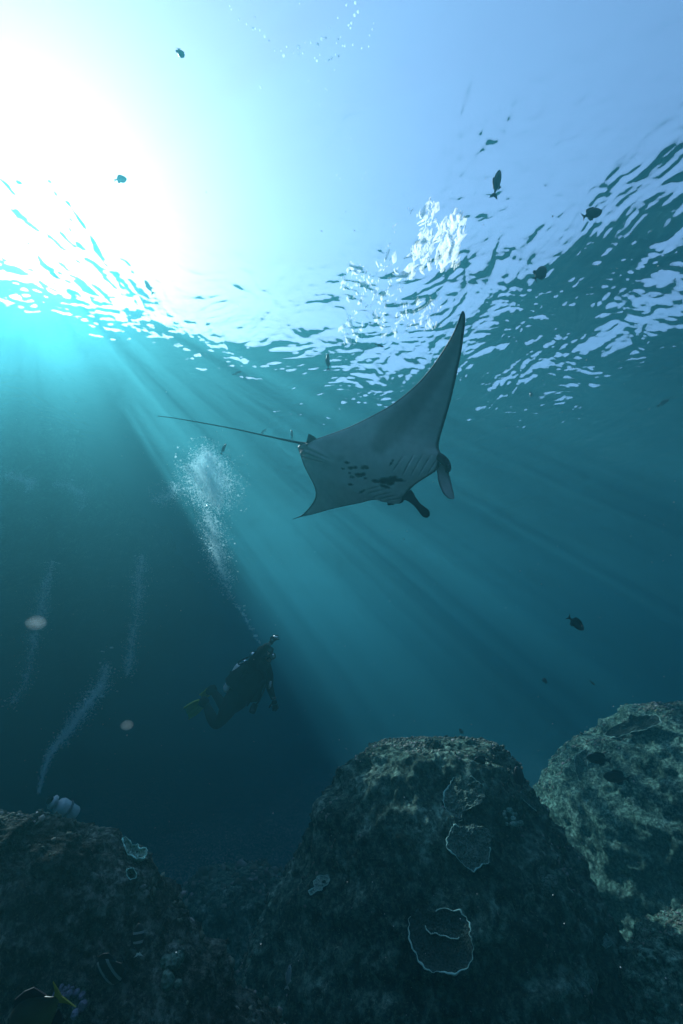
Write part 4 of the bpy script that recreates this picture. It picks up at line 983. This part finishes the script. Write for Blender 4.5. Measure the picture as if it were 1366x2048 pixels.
def big_bubbles(pts, dist, label, r0):
    r = np.random.default_rng(len(pts)); x = np.array([p[0] for p in pts], float); y = np.array([p[1] for p in pts], float); rr = np.array([p[2] for p in pts], float) / F * dist * r0
    V, Fc = blobs(dirs(x, y) * (dist + .2 * r.normal(size=len(pts)))[:, None], rr, True); tag(mesh_obj('bubbles', V, Fc, BUB), label, 'bubbles', kind='stuff')
t3 = lambda l: [(400 + x / 2.732, y / 2.732, s_ / 2.732) for x, y, s_ in l]
big_bubbles(t3([(850, 14, 7), (864, 63, 7), (846, 82, 7), (800, 27, 5), (828, 125, 6), (812, 137, 5), (823, 153, 5), (753, 97, 4), (707, 152, 3), (666, 211, 8), (687, 207, 5), (643, 243, 7), (606, 231, 5), (540, 258, 8), (474, 256, 4), (458, 304, 7),
    (443, 277, 4), (409, 276, 4), (377, 222, 4), (354, 198, 6), (327, 165, 4), (303, 156, 5), (289, 158, 6), (255, 132, 4), (212, 106, 5), (172, 50, 4), (162, 32, 4), (562, 291, 4), (542, 297, 3), (511, 290, 3), (640, 331, 6), (628, 317, 4), (655, 299, 4),
    (720, 317, 6), (705, 328, 4), (690, 333, 3), (742, 297, 4), (757, 306, 5), (792, 251, 5), (780, 249, 4), (747, 235, 4), (755, 214, 4), (768, 203, 3), (836, 244, 5), (884, 263, 4), (922, 254, 4), (927, 193, 4), (942, 160, 4), (950, 127, 4), (332, 478, 5), (326, 470, 3),
    (736, 382, 3), (593, 441, 3), (685, 484, 3), (695, 492, 3), (654, 575, 3), (825, 757, 3), (810, 746, 2), (812, 822, 3), (748, 956, 4), (766, 975, 4), (857, 884, 2), (889, 977, 3), (906, 942, 3), (575, 232, 3), (302, 93, 3), (545, 20, 3)]), 6.2, 'scattered bright bubbles in arcs near the surface at the top', .8)
big_bubbles([(417, 987, 2.6), (417, 996, 2.6), (404, 1012, 2.2), (417, 1024, 2), (419, 1003, 1.5), (394, 970, 3.0), (403, 984, 2), (415, 1043, 3), (434, 1043, 4), (430, 1036, 3)], 7.6, 'few large wobbling bubbles between the two bubble clouds', .9)
big_bubbles([(223, 1296, 4.2), (204, 1303, 3), (208, 1304, 2), (209, 1318, 1.5), (244, 1294, 1.6), (90, 1125, 2.4), (96, 1125, 2.2), (106, 1124, 2.6), (112, 1125, 2), (118, 1127, 2.6), (82, 1156, 2), (170, 1399, 3.6), (155, 1408, 3.6), (120, 1476, 4), (108, 1492, 3.4), (143, 1458, 2.6), (24, 1405, 2.4), (34, 1400, 2.2), (5, 1413, 2.4), (30, 1415, 2)], 8.6, 'few bright lone bubbles over the left bubble trails', .75)

# ------------------------------------------------------------------ foam and drifting specks
def foam():
    r = np.random.default_rng(77); V = []; Fc = []; placed = []
    def z1(x, y): return 400 + x / 2.2767, 350 + y / 2.2767
    zones = [([(1010, 200), (1060, 210), (1130, 220), (1165, 170), (1210, 205), (1215, 270), (1170, 350), (1190, 420), (1100, 440), (1060, 410), (960, 470), (905, 462), (960, 400), (960, 330), (1000, 300)], 900, 1.0, 60),
             ([(940, 145), (1000, 110), (1080, 130), (1090, 165), (1010, 200), (950, 180)], 60, .5, 50),
             ([(640, 430), (880, 400), (960, 470), (900, 560), (760, 600), (640, 560)], 130, .55, 20),
             ([(640, 600), (740, 620), (750, 700), (720, 760), (650, 760)], 60, .7, 10), ([(780, 600), (1100, 560), (1100, 700), (820, 740)], 170, .35, 20), ([(850, 250), (900, 220), (880, 440), (840, 420)], 22, .5, 60)]
    for poly, n, sc, slant in zones:
        P = np.array([z1(*q) for q in poly]); lo = P.min(0); hi = P.max(0); c = 0
        while c < n:
            x, y = r.uniform(lo, hi); ins = False
            for i in range(len(P)):
                a, b = P[i], P[i - 1]
                if (a[1] > y) != (b[1] > y) and x < (b[0] - a[0]) * (y - a[1]) / (b[1] - a[1]) + a[0]: ins = not ins
            if not ins: continue
            if vnoise(np.array([x * .09 + y * .03, y * .045, 3.0]), 5) < -.12: c += .3; continue
            d = ray(x, y); p = d * (SURF / d.z)
            if any((p.x - q[0]) ** 2 + (p.y - q[1]) ** 2 < q[2] ** 2 for q in placed): c += .12; continue
            c += 1; ang = math.radians(-90 + slant * .25 + r.normal(0, 22)); L = float(np.clip(.055 * np.exp(r.normal(0, .6)), .012, .2)) * (.6 + .4 * sc); w = L * r.uniform(.15, .5); m = 9; o = len(V)
            z = surf_height(p.x, p.y) - .03; placed.append((p.x, p.y, L * .55))
            for s_ in (0,):
                for j in range(m):
                    t = j / m * 6.2832; q = r.uniform(.45, 1.25) if s_ == 0 else 1
                    lx = L * math.cos(t) * q; ly = w * math.sin(t) * q; V.append((p.x + lx * math.cos(ang) - ly * math.sin(ang), p.y + lx * math.sin(ang) + ly * math.cos(ang), z + s_ + r.uniform(-.01, .01)))
            V.append((p.x, p.y, z + .02)); Fc += [(o + j, o + (j + 1) % m, o + m) for j in range(m)]
    k = NT('white_foam'); d = k.n('ShaderNodeBsdfDiffuse'); t = k.n('ShaderNodeBsdfTranslucent'); d.inputs[0].default_value = (.85, .88, .88, 1); t.inputs[0].default_value = (.95, .97, .97, 1)
    m1 = k.n('ShaderNodeMixShader'); m1.inputs[0].default_value = .8; k.l(d.outputs[0], m1.inputs[1]); k.l(t.outputs[0], m1.inputs[2])
    tq = k.n('ShaderNodeBsdfTransparent'); m5 = k.n('ShaderNodeMixShader'); m5.inputs[0].default_value = .45; k.l(m1.outputs[0], m5.inputs[1]); k.l(tq.outputs[0], m5.inputs[2]); k.l(m5.outputs[0], k.out.inputs[0])
    tag(mesh_obj('foam', V, Fc, k.m, smooth=False), 'patch of sparkling white foam broken up on the surface above the manta', 'foam', kind='stuff')
foam()
def snow():
    r = np.random.default_rng(9); n = 900; x = r.uniform(-60, 1430, n); y = r.uniform(350, 2080, n); d = r.uniform(1.2, 7, n)
    V, Fc = blobs(dirs(x, y) * d[:, None], r.uniform(.25, .75, n) * .0011 * d * np.exp(r.normal(0, .35, n)))
    k = bsdf('drifting_speck', (.55, .56, .55), .9, .1)
    tag(mesh_obj('floating_particles', V, Fc, k), 'tiny pale specks drifting everywhere in the water', 'particles', kind='stuff')
snow()

def blob():  # blurred backscatter of drifting particles, built as translucent blobs
    k = NT('backscatter'); d = k.n('ShaderNodeBsdfTranslucent'); d.inputs[0].default_value = (.32, .36, .38, 1); t = k.n('ShaderNodeBsdfTransparent'); m = k.n('ShaderNodeMixShader')
    lw = k.n('ShaderNodeLayerWeight'); lw.inputs[0].default_value = .35; mp = k.n('ShaderNodeMapRange'); mp.inputs[1].default_value = 0; mp.inputs[2].default_value = 1; mp.inputs[3].default_value = .86; mp.inputs[4].default_value = 1.0
    k.l(lw.outputs['Facing'], mp.inputs[0]); k.l(mp.outputs[0], m.inputs[0]); k.l(d.outputs[0], m.inputs[1]); k.l(t.outputs[0], m.inputs[2]); k.l(m.outputs[0], k.out.inputs[0])
    v, f = ico(2)
    for px, py, r_, lab in [(72, 1245, 15, 'pale round backscatter speck drifting close to the lens at the left edge'), (254, 1450, 10, 'smaller faint backscatter speck drifting below and left of the diver')]:
        d_ = 1.5; c = np.array(at(px, py, d_)); R_ = r_ / F * d_
        sc_ = np.array([1.05, 1, .8]); tag(mesh_obj('backscatter_blob', c + v * R_ * sc_ * (1 + .06 * vnoise(v * 2, 3)[:, None]), f, k.m), lab, 'backscatter')
blob()
